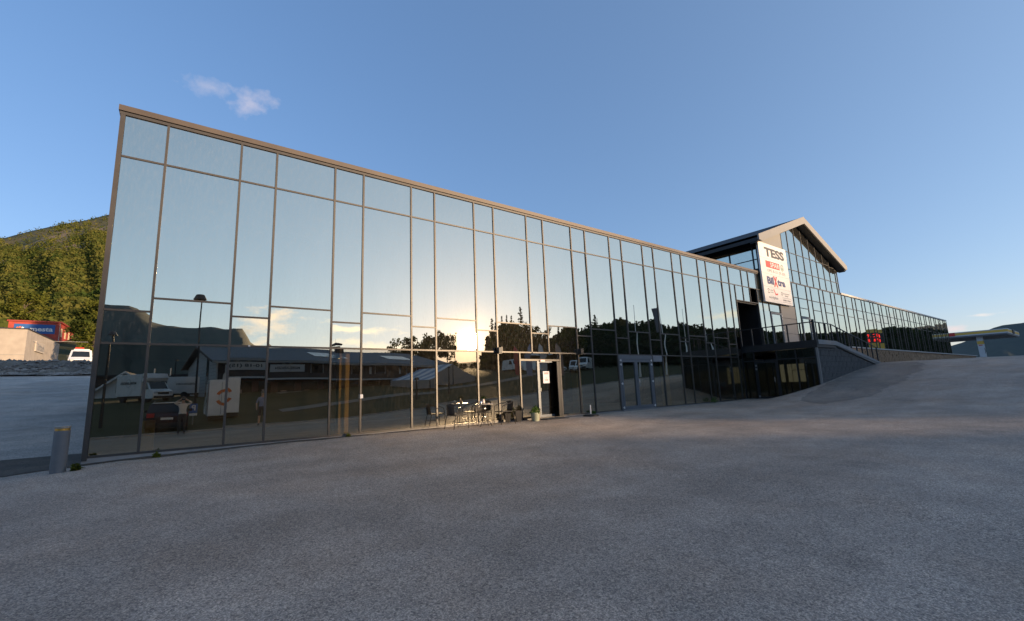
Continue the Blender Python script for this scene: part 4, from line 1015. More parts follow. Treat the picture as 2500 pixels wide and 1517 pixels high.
tag(link('dry_leaves', np_mesh('dry_leaves', q, len(lv), mat('dry_leaf', (.13, .085, .045), .9, var=.4, scale=3))), 'scattered dry leaves and grit along the foot of the wall', 'litter', kind='stuff')

# ---------------------------------------------------------------- fuel station canopy and hills at the right
FC = thing('fuel_canopy', 'yellow banded fuel station canopy on a white column', 'canopy', (100, 0, 0))
CANW = mat('canopy_white', (.62, .61, .60), .5); CANY = mat('canopy_yellow', (.78, .46, .08), .5)
bevel(MB().box(-1, 12, -4.1, 8, 6.42, 6.62).obj('underside', mat('canopy_soffit', (.17, .17, .18), .7), FC), .02)
MB().box(-1.05, 12.05, -4.15, 8.05, 6.62, 6.78).obj('lower_fascia', CANW, FC); MB().box(-1.06, 12.06, -4.16, 8.06, 6.78, 7.14).obj('yellow_band', CANY, FC); MB().box(-1.05, 12.05, -4.15, 8.05, 7.14, 7.27).obj('upper_fascia', CANW, FC)
MB().box(-1.10, -1.065, 1.3, 2.6, 6.70, 7.24).obj('red_panel', SIGNR, FC); MB().box(4.0, 6.0, -4.24, -4.165, 6.7, 7.3).obj('end_panel', SIGNK, FC)
cz = hgt(100, -1.0)
MB().box(-.2, .3, -1.45, -.78, cz-.3, 6.42).obj('column', CANW, FC); MB().box(-.215, .31, -1.46, -.77, 5.2, 5.7).obj('column_band', CANY, FC); MB().box(-.22, -.2, -1.3, -.9, 5.0, 5.12).obj('column_plate', SIGNR, FC); MB().tube([(-.25, -1.44, 4.6), (-.3, -1.5, 4.1), (-.25, -1.4, 3.8)], .03, 6).obj('hose', RUBBER, FC)
# price pylon further along (seen in the glass)
PY_ = thing('price_pylon', 'yellow fuel price pylon with glowing red digits', 'sign', (113, -14.5, hgt(113, -14.5)))
gzp = hgt(113, -14.5)
MB().box(-.15, .15, -.2, .2, 0, 6.4-gzp).obj('pole', CANW, PY_); bevel(MB().box(-.25, .25, -1.2, 1.2, 6.3-gzp, 10.1-gzp).obj('sign_box', CANY, PY_), .03)
MB().box(-.262, -.252, -1.0, 1.0, 7.4-gzp, 9.4-gzp).obj('display', SIGNK, PY_)
LED = mat('red_led', (.5, .02, .01), .5, emit=(1, .03, .02, .7))
for z_, s_ in ((8.85, '18.29'), (7.9, '19.88')): text(s_, LED, (-.268, 0, z_-gzp), 1.75, .62, PY_, face='-x', bold=.0)
# ---------------------------------------------------------------- left background
MESTA = thing('red_building', 'red building with blue lettered sign below the wooded hill', 'building', (-20.7, 110, 12.5))
RED = mat('red_boards', (.36, .05, .03), .6, var=.15, scale=1.5); BLUE = mat('sign_blue', (.02, .10, .32), .5)
MB().box(-7.2, 0, 0, 26, -2, 4.85).obj('wall', RED, MESTA); MB().box(-7.4, .25, -.25, 26.2, 4.85, 5.12).obj('roof', mat('red_roof_edge', (.28, .04, .03), .6), MESTA)
MB().box(-6.4, -.65, -.06, -.002, 2.55, 4.40).obj('sign_field', BLUE, MESTA); text('mesta', WHITE, (-2.55, -.07, 3.42), 3.2, .78, MESTA, bold=.03, depth=.02)
for q, a in enumerate((20, 55, 90, 125)):
    c, s = math.cos(R(a)), math.sin(R(a)); x0, z0 = -5.55, 3.15
    MB().prism([(x0+c*.15-s*.06, z0+s*.15+c*.06), (x0+c*.15+s*.06, z0+s*.15-c*.06), (x0+c*.75+s*.16, z0+s*.75-c*.16), (x0+c*.75-s*.16, z0+s*.75+c*.16)], -.08, -.062, 'y').obj('star_ray', WHITE if q < 2 else ORANGE, MESTA)
for q in range(6): 
    w_ = link('window', MB().box(-.02, .03, 1.2+q*3.6, 2.4+q*3.6, 2.2, 3.9).mesh('window', mat('bright_pane', (.75, .62, .40), .3)), MESTA)
MB().box(-.03, .035, -.02, .18, -2, 4.85).obj('corner_board', mat('pale_board', (.55, .42, .34), .6), MESTA)
GB = thing('grey_building', 'low pale grey industrial building with red and grey wall sign', 'building', (-14.2, 58, 5.0))
GW = mat('grey_render', (.36, .32, .28), .85, var=.12, scale=1.2, bump=.2)
b = MB(); b.prism([(-22, 0), (0, 0), (0, 4.72), (-22, 4.72)], 0, 1, 'y') if False else None
MB().box(-22, -.02, .02, 16, -1, 4.66).obj('wall', GW, GB); MB().box(-22.2, .06, -.08, 16.1, 4.66, 4.78).obj('roof_edge', SIGNK, GB)
MB().box(-22, 0.0, -.02, .02, 1.75, 1.80).obj('wall_joint', CONC, GB); MB().box(-.9, -.86, -.02, .02, -1, 4.66).obj('wall_joint', CONC, GB)
for z in (3.55, 2.75): bevel(MB().lathe([(.36, -.12), (.40, -.08), (.40, .08), (.36, .12)], n=20).obj('red_disc', SIGNR, GB), .01); GB.children[-1].location = (.14, 2.6, z); GB.children[-1].rotation_euler = (0, R(90), 0)
MB().box(.0, .12, 3.6, 7.6, 2.5, 3.7).obj('sign_panel', mat('sign_pale', (.42, .38, .34), .6), GB); text('istad', SIGNGR, (.13, 5.7, 3.1), 2.9, .85, GB, face='x', bold=.02)
MB().box(-8, -1.9, -.9, -.02, .55, .72).obj('canopy', LGREY, GB)
for x in (-7.2, -5.6, -4.0, -2.4): MB().box(x-.12, x+.12, -.55, -.31, -1, .54).obj('red_post', SIGNR, GB)
MB().box(-7.6, -2.2, -.36, -.30, .25, .5).obj('red_rail', SIGNR, GB)
MB().box(-1.9, -1.5, -.3, -.05, .1, .6).obj('yellow_box', CANY, GB)

rs_ = np.random.RandomState(15); rk = MB()
for _ in range(900):
    x, y = rs_.uniform(-22, -1.6), rs_.uniform(29.7, 33.5); r_ = rs_.uniform(.05, .2)*(1.6 if rs_.rand() < .12 else 1)
    z = hgt(x, y)+.05; q_ = rs_.uniform(.6, 1.2, size=(6, 1))
    p_ = np.array([(1,0,0),(0,1,0),(-1,0,0),(0,-1,0),(0,0,.8),(0,0,-.8)])*q_*r_+np.array((x, y, z))
    rk.add(p_, [(0,1,4),(1,2,4),(2,3,4),(3,0,4),(1,0,5),(2,1,5),(3,2,5),(0,3,5)])
tag(rk.obj('bank_stones', mat('bank_stone', (.20, .17, .145), .9, var=.4, scale=.9)), 'loose broken stones on the gravel bank at the left', 'stones', kind='stuff')

# ---------------------------------------------------------------- vehicles
def wheel(parent, x, y, r, w):
    t = MB(); t.lathe([(r*.62, -w/2), (r*.95, -w/2), (r, -w/2+.03), (r, w/2-.03), (r*.95, w/2), (r*.62, w/2)], n=22)
    wl = t.obj('wheel', RUBBER, parent, smooth=.6); wl.rotation_euler = (R(90), 0, 0); wl.location = (x, y, r)
    rm = MB().lathe([(.02, -w/2+.02), (r*.60, -w/2+.03), (r*.62, -w/2), (r*.62, w/2), (r*.60, w/2-.03), (.02, w/2-.02)], n=18).obj('rim', mat('wheel_rim', (.4, .4, .41), .35, .7), wl, smooth=.6)
    return wl
def profile_body(prof, w, tumble, m, parent, name='body', sub=None):
    """side outline (x, z) swept across the width, narrower towards the top; ends slightly rounded in plan"""
    zs = [p[1] for p in prof]; z0, z1 = min(zs), max(zs); xs = [p[0] for p in prof]; xa, xb = min(xs), max(xs)
    n = len(prof); v = []; f = []
    ks = (-1, -.9, -.6, 0, .6, .9, 1)
    for k in ks:
        for x, z in prof:
            t = max(0, (z-z0)/(z1-z0)); hw = w/2*(1-tumble*max(0, t-.45)/.55)
            e = 1-.06*(abs(k)**4); xc = (xa+xb)/2
            zz = z-(z1-z0)*.02*(abs(k)**4)*(1 if t > .8 else 0)
            v.append((xc+(x-xc)*e, hw*k, zz))
    for j in range(len(ks)-1):
        for i in range(n): f.append((j*n+i, j*n+(i+1) % n, (j+1)*n+(i+1) % n, (j+1)*n+i))
    f.append(tuple(range(n))); f.append(tuple((len(ks)-1)*n+i for i in range(n-1, -1, -1)))
    return MB().add(v, f).obj(name, m, parent, smooth=R(35))
def side_panes(parent, polys, y, lean, m=VGLASS, name='side_window'):
    for poly in polys:
        for s in (-1, 1):
            zb = min(p[1] for p in poly)
            v = [(x, s*(y-(z-zb)*lean+.004), z) for x, z in poly]; v2 = [(x, s*(y-(z-zb)*lean-.02), z) for x, z in poly]; n = len(poly)
            MB().add(v+v2, [tuple(range(n)), tuple(range(2*n-1, n-1, -1))]+[(i, (i+1) % n, n+(i+1) % n, n+i) for i in range(n)]).obj(name, m, parent)
def cargo_van(label, loc, rz, group, k=1.0, paint=WHITEV):
    t = thing('cargo_van', label, 'van', loc, rz, group); t.scale = (k, k, k)      # front towards +x
    profile_body([(-2.2,.28),(2.12,.26),(2.22,.50),(2.16,.78),(1.55,1.02),(1.02,1.70),(.80,1.86),(-2.1,1.88),(-2.2,1.78)], 1.84, .14, paint, t)
    w = [(1.50,1.05),(1.02,1.66)]
    MB().add([(1.53,-.72,1.05),(1.53,.72,1.05),(1.04,.64,1.68),(1.04,-.64,1.68),(1.50,-.72,1.03),(1.50,.72,1.03),(1.0,.64,1.66),(1.0,-.64,1.66)], [(0,1,2,3),(7,6,5,4),(0,4,5,1),(1,5,6,2),(2,6,7,3),(3,7,4,0)]).obj('windshield', VGLASS, t)
    side_panes(t, [[(.30,1.06),(1.36,1.06),(.98,1.60),(.34,1.64)]], .905, .12)
    for x in (-1.35, 1.32):
        for s in (-1, 1): wheel(t, x, s*.80, .31, .2)
    for s in (-1, 1):
        bevel(MB().box(2.05, 2.2, s*.62-.16, s*.62+.16, .62, .80).obj('headlight', mat('headlight', (.6, .6, .62), .15, .2, spec=.8), t), .02); MB().box(1.30, 1.42, s*.98-.08, s*.98+.08, 1.02, 1.22).obj('door_mirror', STEELD, t)
    MB().box(2.13, 2.24, -.78, .78, .28, .46).obj('bumper', STEELD, t); MB().box(2.15, 2.225, -.42, .42, .55, .68).obj('grille', BLACKM, t); MB().box(2.24, 2.25, -.26, .26, .33, .43).obj('number_plate', WHITE, t)
    return t
gv = 'white vans parked beyond the lawn'
def at_v(az, L, dz=0): x, y = vpos(az, L); return (x, y, hgt(x, y)+dz)
for az, L, r_, k, lab in ((37.0, 68, 100, .95, 'white van parked furthest left, next to the sun glare'), (39.1, 67.5, 75, 1.0, 'white van second from the left in the parked row'),
                         (40.6, 66.5, 60, 1.0, 'white van parked behind the notice on the door'), (42.3, 68, 80, .9, 'low white car-sized van in the middle of the parked row'), (45.2, 70.5, 140, 1.0, 'white van with open side door near the right end'), (46.2, 69, 150, 1.05, 'white van at the right end of the parked row')):
    cargo_van(lab, at_v(az, L), R(r_), gv, k)
# recovery van at the left, facing the camera
V = cargo_van('white recovery van with red light bar behind the gravel bank', (-8.65, 52.2, hgt(-8.65, 52)+.0), R(-84), None, 1.0)
V.name = 'recovery_van'; MB().box(.2, .55, -.62, .62, 1.89, 1.97).obj('roof_rack', WHITE, V); bevel(MB().box(.25, .5, -.55, .15, 1.97, 2.14).obj('light_bar', mat('red_lens', (.65, .05, .03), .25), V), .02)
# dark car behind the photographer, rear towards the glass
C = thing('parked_car', 'dark red estate car seen from the rear behind the photographer', 'car', (.12, -18.0, hgt(.12, -18)), R(-90))   # front towards -y, rear +y
CARP = mat('dark_red_paint', (.045, .012, .012), .25, .1, coat=.8)
profile_body([(-2.15,.28),(2.1,.28),(2.15,.62),(2.0,.80),(1.1,.95),(.35,1.45),(-.3,1.56),(-1.75,1.52),(-2.05,1.02),(-2.18,.85)], 1.78, .22, CARP, C)
MB().add([(-1.80,-.62,1.46),(-1.80,.62,1.46),(-2.075,.72,1.05),(-2.075,-.72,1.05),(-1.77,-.62,1.45),(-1.77,.62,1.45),(-2.05,.72,1.04),(-2.05,-.72,1.04)], [(3,2,1,0),(4,5,6,7),(0,1,5,4),(1,2,6,5),(2,3,7,6),(3,0,4,7)]).obj('rear_window', VGLASS, C)
side_panes(C, [[(-1.6,1.02),(-.5,1.02),(-.5,1.42),(-1.5,1.42)], [(-.4,1.02),(.85,1.02),(.35,1.38),(-.4,1.42)]], .85, .2)
for x in (-1.3, 1.35):
    for s in (-1, 1): wheel(C, x, s*.78, .32, .21)
for s in (-1, 1):
    bevel(MB().box(-2.17, -2.0, s*.68-.16, s*.68+.16, .80, 1.02).obj('tail_light', mat('tail_lens', (.40, .03, .03), .2), C), .02); MB().tube([(-1.6, s*.60, 1.57), (-.2, s*.62, 1.61), (.2, s*.6, 1.55)], .018, 6).obj('roof_rail', CHROME, C); MB().box(.75, .9, s*.98-.1, s*.98+.1, 1.0, 1.14).obj('door_mirror', CARP, C)
bevel(MB().box(-2.24, -2.1, -.82, .82, .30, .52).obj('bumper', STEELD, C), .03); MB().box(-2.20, -2.185, -.26, .26, .68, .79).obj('number_plate', WHITE, C); MB().tube([(-1.99, -.1, 1.06), (-1.9, .45, 1.12)], .008, 5).obj('rear_wiper', BLACKM, C); MB().box(-1.80, -1.70, -.62, .62, 1.51, 1.545).obj('spoiler', WHITE, C)
# box trailer truck with the orange ring
X_ = 2.95; BT = thing('box_truck', 'white box truck with an orange ring on its rear doors', 'truck', (X_, -21.5, hgt(X_, -21.5)), R(-90))
gzz = .35
bevel(MB().box(-.02, 4.4, -.90, .90, gzz+.02, gzz+2.32).obj('cargo_box', WHITEV, BT), .02)
for s in (-1, 1): MB().box(-.035, -.022, min(0, s*.88)+.004, max(0, s*.88)-.004, gzz+.06, gzz+2.28).obj('rear_door', WHITEV, BT)
for a0, a1 in ((25, 155), (205, 335)):
    o = link('orange_arc', ring_mesh(.36, .54, a0, a1, ORANGE), BT); o.rotation_euler = (0, 0, R(-90)); o.location = (-.036, 0, gzz+1.18)
o = link('thin_ring', ring_mesh(.335, .35, 0, 360, SIGNGR), BT); o.rotation_euler = (0, 0, R(-90)); o.location = (-.0362, 0, gzz+1.18)
for s in (-1, 1): MB().tube([(-.045, s*.2, gzz+.1), (-.045, s*.2, gzz+2.2)], .012, 6).obj('lock_bar', LGREY, BT)
MB().box(-.03, 4.4, -.85, .85, gzz-.08, gzz+.0).obj('chassis', STEELD, BT); MB().box(-.06, .04, -.86, .86, gzz-.22, gzz-.10).obj('bumper', STEELD, BT)
for x in (.9, 5.2):
    for s in (-1, 1): wheel(BT, x, s*.74, .33, .22)
profile_body([(4.5,.30),(6.2,.30),(6.25,.75),(6.0,1.15),(5.55,1.95),(4.5,2.05)], 1.9, .1, WHITEV, BT, 'cab'); MB().add([(6.04,-.8,1.18),(6.04,.8,1.18),(5.62,.75,1.9),(5.62,-.75,1.9),(6.0,-.8,1.16),(6.0,.8,1.16),(5.58,.75,1.88),(5.58,-.75,1.88)], [(0,1,2,3),(7,6,5,4),(0,4,5,1),(1,5,6,2),(2,6,7,3),(3,7,4,0)]).obj('windshield', VGLASS, BT)
for q in range(3): MB().add([(.5+q*.5, -.905, gzz+.3), (.9+q*.5, -.905, gzz+.3), (.6+q*.5, -.905, gzz+2.1), (.2+q*.5, -.905, gzz+2.1)], [(0,1,2,3)]).obj('side_stripe', ORANGE if q == 0 else SIGNGR, BT)
# delivery truck on the yard, three-quarter front view
x_, y_ = vpos(-3.3, 57.5); DT = thing('delivery_truck', 'white delivery truck with lettered box and high roof fairing', 'truck', (x_, y_, hgt(x_, y_)), R(54))
bevel(MB().box(-2.6, .9, -1.0, 1.0, .62, 2.75).obj('cargo_box', WHITEV, DT), .03)
profile_body([(1.0,.35),(2.75,.35),(2.85,.7),(2.75,1.05),(2.25,1.25),(1.75,1.95),(1.0,2.0)], 1.9, .1, WHITEV, DT, 'cab')
profile_body([(.92,2.02),(1.75,2.02),(2.0,2.35),(1.85,2.80),(.92,2.86)], 1.98, .06, WHITEV, DT, 'roof_fairing')
MB().add([(2.24,-.8,1.28),(2.24,.8,1.28),(1.79,.76,1.92),(1.79,-.76,1.92),(2.2,-.8,1.26),(2.2,.8,1.26),(1.75,.76,1.9),(1.75,-.76,1.9)], [(0,1,2,3),(7,6,5,4),(0,4,5,1),(1,5,6,2),(2,6,7,3),(3,7,4,0)]).obj('windshield', VGLASS, DT); side_panes(DT, [[(1.2,1.25),(2.1,1.25),(1.75,1.85),(1.2,1.88)]], .945, .1)
for x in (-1.7, 2.05):
    for s in (-1, 1): wheel(DT, x, s*.82, .36, .22)
MB().box(-2.6, 1.0, -.8, .8, .45, .61).obj('chassis', STEELD, DT)
for s in (-1, 1): bevel(MB().box(2.68, 2.82, s*.66-.16, s*.66+.16, .80, 1.0).obj('headlight', MATS['headlight'], DT), .02)
MB().box(2.78, 2.86, -.5, .5, .72, .95).obj('grille', BLACKM, DT); MB().box(2.80, 2.9, -.85, .85, .36, .58).obj('bumper', STEELD, DT)
text('MØBELRINGEN', SIGNK, (-.85, 1.012, 1.9), 2.2, .26, DT, face='y', bold=.02); text('MØBELRINGEN', SIGNK, (1.45, 1.0, 2.45), .8, .12, DT, face='y', bold=.02)
o = link('ring_logo', ring_mesh(.36, .40, 0, 360, SIGNGR), DT); o.location = (-.85, 1.014, 1.9)
# white trailer behind
x_, y_ = vpos(.1, 62); TR = thing('box_trailer', 'pale box trailer parked beside the store gable', 'trailer', (x_, y_, hgt(x_, y_)), R(8)); bevel(MB().box(-1.6, 1.4, -.9, .9, .45, 2.3).obj('cargo_box', WHITEV, TR), .03); MB().box(-1.5, 1.9, -.7, .7, .3, .44).obj('chassis', STEELD, TR)
for s in (-1, 1): wheel(TR, 0, s*.88, .32, .2)
text('MØBELRINGEN', SIGNK, (.2, .915, 1.5), 1.9, .22, TR, face='y', bold=.02)

# ---------------------------------------------------------------- the furniture store behind the camera
ST = thing('furniture_store', 'long dark furniture store with grey tiled roof and lettered boards', 'building', (3.35, -40.3, 1.25), R(-8.5))
BROWN = mat('dark_brown_boards', (.060, .042, .036), .75, var=.2, scale=2.5, bump=.3); REDB = mat('red_brown_brick', (.10, .045, .035), .85, var=.25, scale=3, bump=.4); PALEB = mat('pale_boards', (.42, .43, .44), .7, var=.06, scale=2)
LEN, DEP = 28.5, 15.
MB().box(.0, LEN, -DEP, 0, -1.2, 1.75).obj('lower_wall', REDB, ST); MB().box(.0, LEN, -DEP, .02, 1.75, 3.85).obj('upper_wall', BROWN, ST)
MB().box(0, LEN, .02, 1.0, 1.62, 1.78).obj('balcony_slab', PALEB, ST); MB().box(0, LEN, .96, 1.0, 1.78, 2.32).obj('balcony_front', BROWN, ST); MB().box(0, LEN, .94, 1.02, 1.60, 1.70).obj('pale_line', PALEB, ST)
# gable end
ez, rzz = 3.78, 5.62; prof = lambda y: ez + (rzz-ez)*(1-abs(y+DEP/2)/(DEP/2))
MB().prism([(0.02, -1.2), (.02, 3.7), (-DEP/2, rzz-.12), (-DEP-.02, 3.7), (-DEP-.02, -1.2)], -.12, .0, 'x').obj('gable_wall', PALEB, ST)
for q in range(12): MB().box(-.135, -.121, -DEP+.1, -.1, -.6+q*.36, -.57+q*.36).obj('weather_board', LGREY, ST)
wn = link('window', MB().box(-.16, -.137, -4.4, -3.3, .1, 4.2).mesh('window', VGLASS), ST); wn2 = link('window', MB().box(-.16, -.137, -9.8, -9.0, 2.2, 3.0).mesh('window', VGLASS), ST); MB().box(-.3, -.137, -11, -8.2, 1.5, 1.75).obj('gable_ledge', BROWN, ST)
# tiled roof: rolled tiles in stepped courses
def tile_slope():
    oh, x0, x1 = .95, -.7, LEN+.5; nx = int((x1-x0)/.27*6); L = math.hypot(DEP/2+oh, (rzz-ez)*(1+oh/(DEP/2))); nc = 22
    xs = np.linspace(x0, x1, nx+1); wave = .05*np.sin((xs-x0)/.27*2*math.pi); v = []; f = []; rows = []
    for c in range(nc):
        rows += [(c/nc, .045), ((c+.97)/nc, .0)]
    ytop, ztop = -DEP/2, rzz+.10; sl = (rzz-ez)/(DEP/2)
    for t, lift in rows:
        t_ = 1-t                                        # from eaves up
        y = ytop + (DEP/2+oh)*t_; z = ztop - sl*(DEP/2+oh)*t_ + lift
        for i in range(nx+1): v.append((xs[i], y, z+wave[i]))
    n = nx+1
    for r in range(len(rows)-1):
        for i in range(nx): f.append((r*n+i, r*n+i+1, (r+1)*n+i+1, (r+1)*n+i))
    me = bpy.data.meshes.new('roof_tiles'); me.from_pydata(v, [], f); me.materials.append(mat('grey_tiles', (.27, .28, .30), .42, var=.12, scale=3)); me.shade_smooth()
    o = link('roof_tiles', me, ST); o['kind'] = 'stuff'; return o
tile_slope()
sl = (rzz-ez)/(DEP/2)
MB().prism([(.9, ez-.9*sl-.05), (-DEP/2, rzz+.02), (-DEP-.9, ez-.9*sl-.05), (-DEP-.9, ez-.9*sl+.10), (-DEP/2, rzz+.13), (-DEP/2, rzz+.02)], -.68, LEN+.48, 'x').obj('roof_underlay', ROOFD, ST) if False else None
MB().add([(-.68,.93,ez-.93*sl-.06),(LEN+.48,.93,ez-.93*sl-.06),(LEN+.48,-DEP/2,rzz-.0),(-.68,-DEP/2,rzz-.0),(-.68,-DEP-.9,ez-.9*sl),(LEN+.48,-DEP-.9,ez-.9*sl)], [(0,1,2,3),(3,2,5,4)]).obj('roof_deck', ROOFD, ST)
MB().box(-.7, LEN+.5, .90, .97, ez-.97*sl-.12, ez-.97*sl+.12).obj('gutter', mat('gutter_grey', (.24, .25, .26), .5), ST)
for s, y1 in ((1, .95), (-1, -DEP-.95)):
    MB().hexa([(-.74, min(-DEP/2, y1), 0)]*0 or [(-.76,-DEP/2,rzz-.05),(-.68,-DEP/2,rzz-.05),(-.68,y1,ez-.95*sl-.05),(-.76,y1,ez-.95*sl-.05),(-.76,-DEP/2,rzz+.16),(-.68,-DEP/2,rzz+.16),(-.68,y1,ez-.95*sl+.13),(-.76,y1,ez-.95*sl+.13)]).obj('verge_board', BROWN, ST)
MB().tube([(-.7, -DEP/2, rzz+.13), (LEN+.5, -DEP/2, rzz+.13)], .10, 10).obj('ridge_cap', MATS['grey_tiles'], ST)
SOL = mat('roof_window_glass', (.32, .42, .50), .12, .0, spec=.8)
for x0, x1, nn in ((10.6, 14.4, 4), (20.8, 24.6, 4)):
    for i in range(nn):
        a = x0+(x1-x0)*i/nn+.02; c = x0+(x1-x0)*(i+1)/nn-.02; y0, y1 = -4.2, -1.6
        zf = lambda y: ez+.10-sl*y*1+.16
        MB().hexa([(a,y1,zf(y1)-.06),(c,y1,zf(y1)-.06),(c,y0,zf(y0)-.06),(a,y0,zf(y0)-.06),(a,y1,zf(y1)),(c,y1,zf(y1)),(c,y0,zf(y0)),(a,y0,zf(y0))]).obj('roof_panel', SOL, ST)
MB().box(14.9, 15.9, -7.2, -6.4, 5.2, 6.25).obj('chimney', BROWN, ST); MB().tube([(14.6, -6.8, 6.35), (15.4, -6.8, 6.65), (16.3, -6.8, 6.5)], [.12, .22, .15], 8).obj('chimney_cowl', STEELD, ST); MB().tube([(15.3, -6.9, 6.3), (15.3, -6.9, 7.4)], .012, 5).obj('antenna', STEELD, ST)
# boards, lamps, windows
MB().box(.45, 4.2, 1.02, 1.07, 2.45, 3.28).obj('sign_board', mat('board_grey', (.40, .40, .40), .6), ST); text('10-18 (15)', SIGNK, (2.35, 1.075, 2.86), 2.9, .42, ST, face='y', bold=.03)
MB().box(5.0, 8.5, 1.02, 1.07, 2.42, 3.22).obj('sign_board', MATS['board_grey'], ST); text('MØBELRINGEN', SIGNK, (6.75, 1.076, 2.84), 2.5, .30, ST, face='y', bold=.03); o = link('ring_logo', ring_mesh(.34, .40, 0, 360, SIGNGR), ST); o.location = (6.75, 1.074, 2.80)
for x in (1.6, 2.6, 6.3, 7.0): bevel(MB().box(x-.12, x+.12, 1.0, 1.3, 3.32, 3.38).obj('sign_lamp', LGREY, ST), .01)
for x in (9.6, 14.2, 18.0, 22.5, 26.3):
    w_ = link('window', MB().box(x, x+1.3, .025, .06, 2.35, 3.4).mesh('window', VGLASS), ST); fr_ = MB(); fr_.box(x-.06, x, .025, .08, 2.29, 3.46); fr_.box(x+1.3, x+1.36, .025, .08, 2.29, 3.46); fr_.box(x, x+1.3, .025, .08, 3.4, 3.46); fr_.box(x, x+1.3, .025, .08, 2.29, 2.35); fr_.obj('frame', PALEB, w_)
for x in (17.2, 21.3): MB().box(x, x+.3, .03, .05, 2.3, 3.3).obj('curtain', PALEB, ST)
for x in (23.6, 24.2): MB().box(x, x+.4, .03, .05, 2.3, 3.4).obj('banner', mat('dull_red_cloth', (.30, .06, .05), .8), ST)
for q, x in enumerate((1.5, 3.8, 6.2, 8.6, 11.0, 13.4, 17, 20, 23)):
    w_ = link('window', MB().box(x, x+1.7, .025, .06, .05, 1.35).mesh('window', VGLASS), ST); MB().box(x-.05, x+1.75, .02, .09, -.02, .04).obj('sill', PALEB, w_)
    MB().box(x+.3, x+.9, .062, .068, .1, .45).obj('display_item', mat('shop_item', (.30, .20, .17), .7), ST)
MB().box(-.13, .0, 0.03, .16, -1.2, 3.7).obj('corner_board', PALEB, ST)
# small white gabled house
x_, y_ = vpos(-5.1, 73); HS = thing('white_house', 'small white gabled house with dark roof at the far left', 'house', (x_, y_, hgt(x_, y_)), R(4))
MB().prism([(-2.4, -.5), (2.4, -.5), (2.4, 1.4), (0.3, 3.15), (-2.4, .9)], -6, 0, 'y').obj('wall', WHITE, HS)
for s, pts in ((1, [(.3, 3.3), (2.9, 1.15)]), (-1, [(.3, 3.3), (-3.0, .55)])):
    (xa, za), (xb, zb) = pts; MB().prism([(xa, za), (xb, zb), (xb, zb-.15), (xa, za-.15)], -6.4, .5, 'y').obj('roof_slope', ROOFD, HS); MB().prism([(xa, za+.03), (xb, zb+.03), (xb, zb-.25), (xa, za-.25)], .5, .56, 'y').obj('bargeboard', WHITE, HS)
w_ = link('window', MB().box(-.5, .5, .002, .03, .6, 1.6).mesh('window', VGLASS), HS)
MB().box(-9, 9, -14, -6.6, -.5, 2.9).obj('rear_wing', BROWN, HS); MB().box(-9.3, 9.3, -14.3, -6.3, 2.9, 3.15).obj('rear_roof', ROOFD, HS)
for x in (2.5, 4.3): MB().tube([(x, -6.2, 2.9), (x, -6.2, 4.0)], .07, 8).obj('vent_pipe', WHITE, HS)
# party tent
TN = thing('party_tent', 'white and blue striped party tent on the lawn', 'tent', (26.6, -37.2, hgt(26.6, -37.2)), R(-16))
TW1 = mat('tent_white', (.62, .63, .66), .7); TW2 = mat('tent_blue', (.22, .30, .42), .7); TSID = mat('tent_side', (.30, .27, .25), .8, var=.1)
hw_, hl, eh, rh = 4.3, 3.2, .75, 2.35
for i in range(8):
    a, c = -hl+2*hl*i/8, -hl+2*hl*(i+1)/8
    for s in (-1, 1): MB().add([(s*0, a, rh), (s*0, c, rh), (s*hw_*.5, c, (rh+eh)/2-.12), (s*hw_*.5, a, (rh+eh)/2-.12), (s*hw_, c, eh), (s*hw_, a, eh)], [(0,1,2,3),(3,2,4,5)]).obj('roof_stripe', TW1 if i % 2 else TW2, TN)
MB().add([(-hw_,hl,-.2),(hw_,hl,-.2),(hw_,hl,eh),(hw_*.5,hl,(rh+eh)/2-.13),(0,hl,rh-.01),(-hw_*.5,hl,(rh+eh)/2-.13),(-hw_,hl,eh)], [tuple(range(7))]).obj('gable_cloth', TSID, TN)
for s in (-1, 1): MB().box(s*hw_-.02, s*hw_+.02, -hl, hl, -.2, eh).obj('side_cloth', TSID, TN)
for s in (-1, 0, 1): MB().tube([(s*hw_*.98, hl+.03, -.2), (s*hw_*.98, hl+.03, rh-.05 if s == 0 else eh)], .04, 6).obj('tent_pole', STEELD, TN)
# ---------------------------------------------------------------- poles, flags, lamps
def street_lamp(label, x, y, top, hs=1.):
    t = thing('street_lamp', label, 'lamp post', (x, y, hgt(x, y)), 0, 'street lamps on the lawn'); h = top-hgt(x, y)
    MB().tube([(0,0,-.2), (0,0,1.2), (0,0,h-.4*hs)], [.09, .075, .045], 10).obj('pole', STEELD, t)
    MB().lathe([(.05*hs, h-.42*hs), (.42*hs, h-.38*hs), (.40*hs, h-.32*hs), (.26*hs, h-.02), (.20*hs, h)], n=18).obj('lamp_head', BLACKM, t, smooth=.6); return t
street_lamp('tall street lamp beside the store gable', 1.42, -26, 8.95); street_lamp('shorter street lamp at the far left of the lawn', -3.1, -22, 5.4, .5)
x_, y_ = vpos(-.9, 66); street_lamp('distant thin street lamp behind the delivery truck', x_, y_, 6.0, .5); x_, y_ = vpos(29.9, 88); street_lamp('thin lamp mast beside the sun glare above the roof', x_, y_, 12.6, .6)
x_, y_ = vpos(29.0, 44); street_lamp('dark lamp post in front of the party tent', x_, y_, 3.4, .4); x_, y_ = vpos(24.8, 42); street_lamp('short path lamp left of the party tent', x_, y_, 2.6, .6)
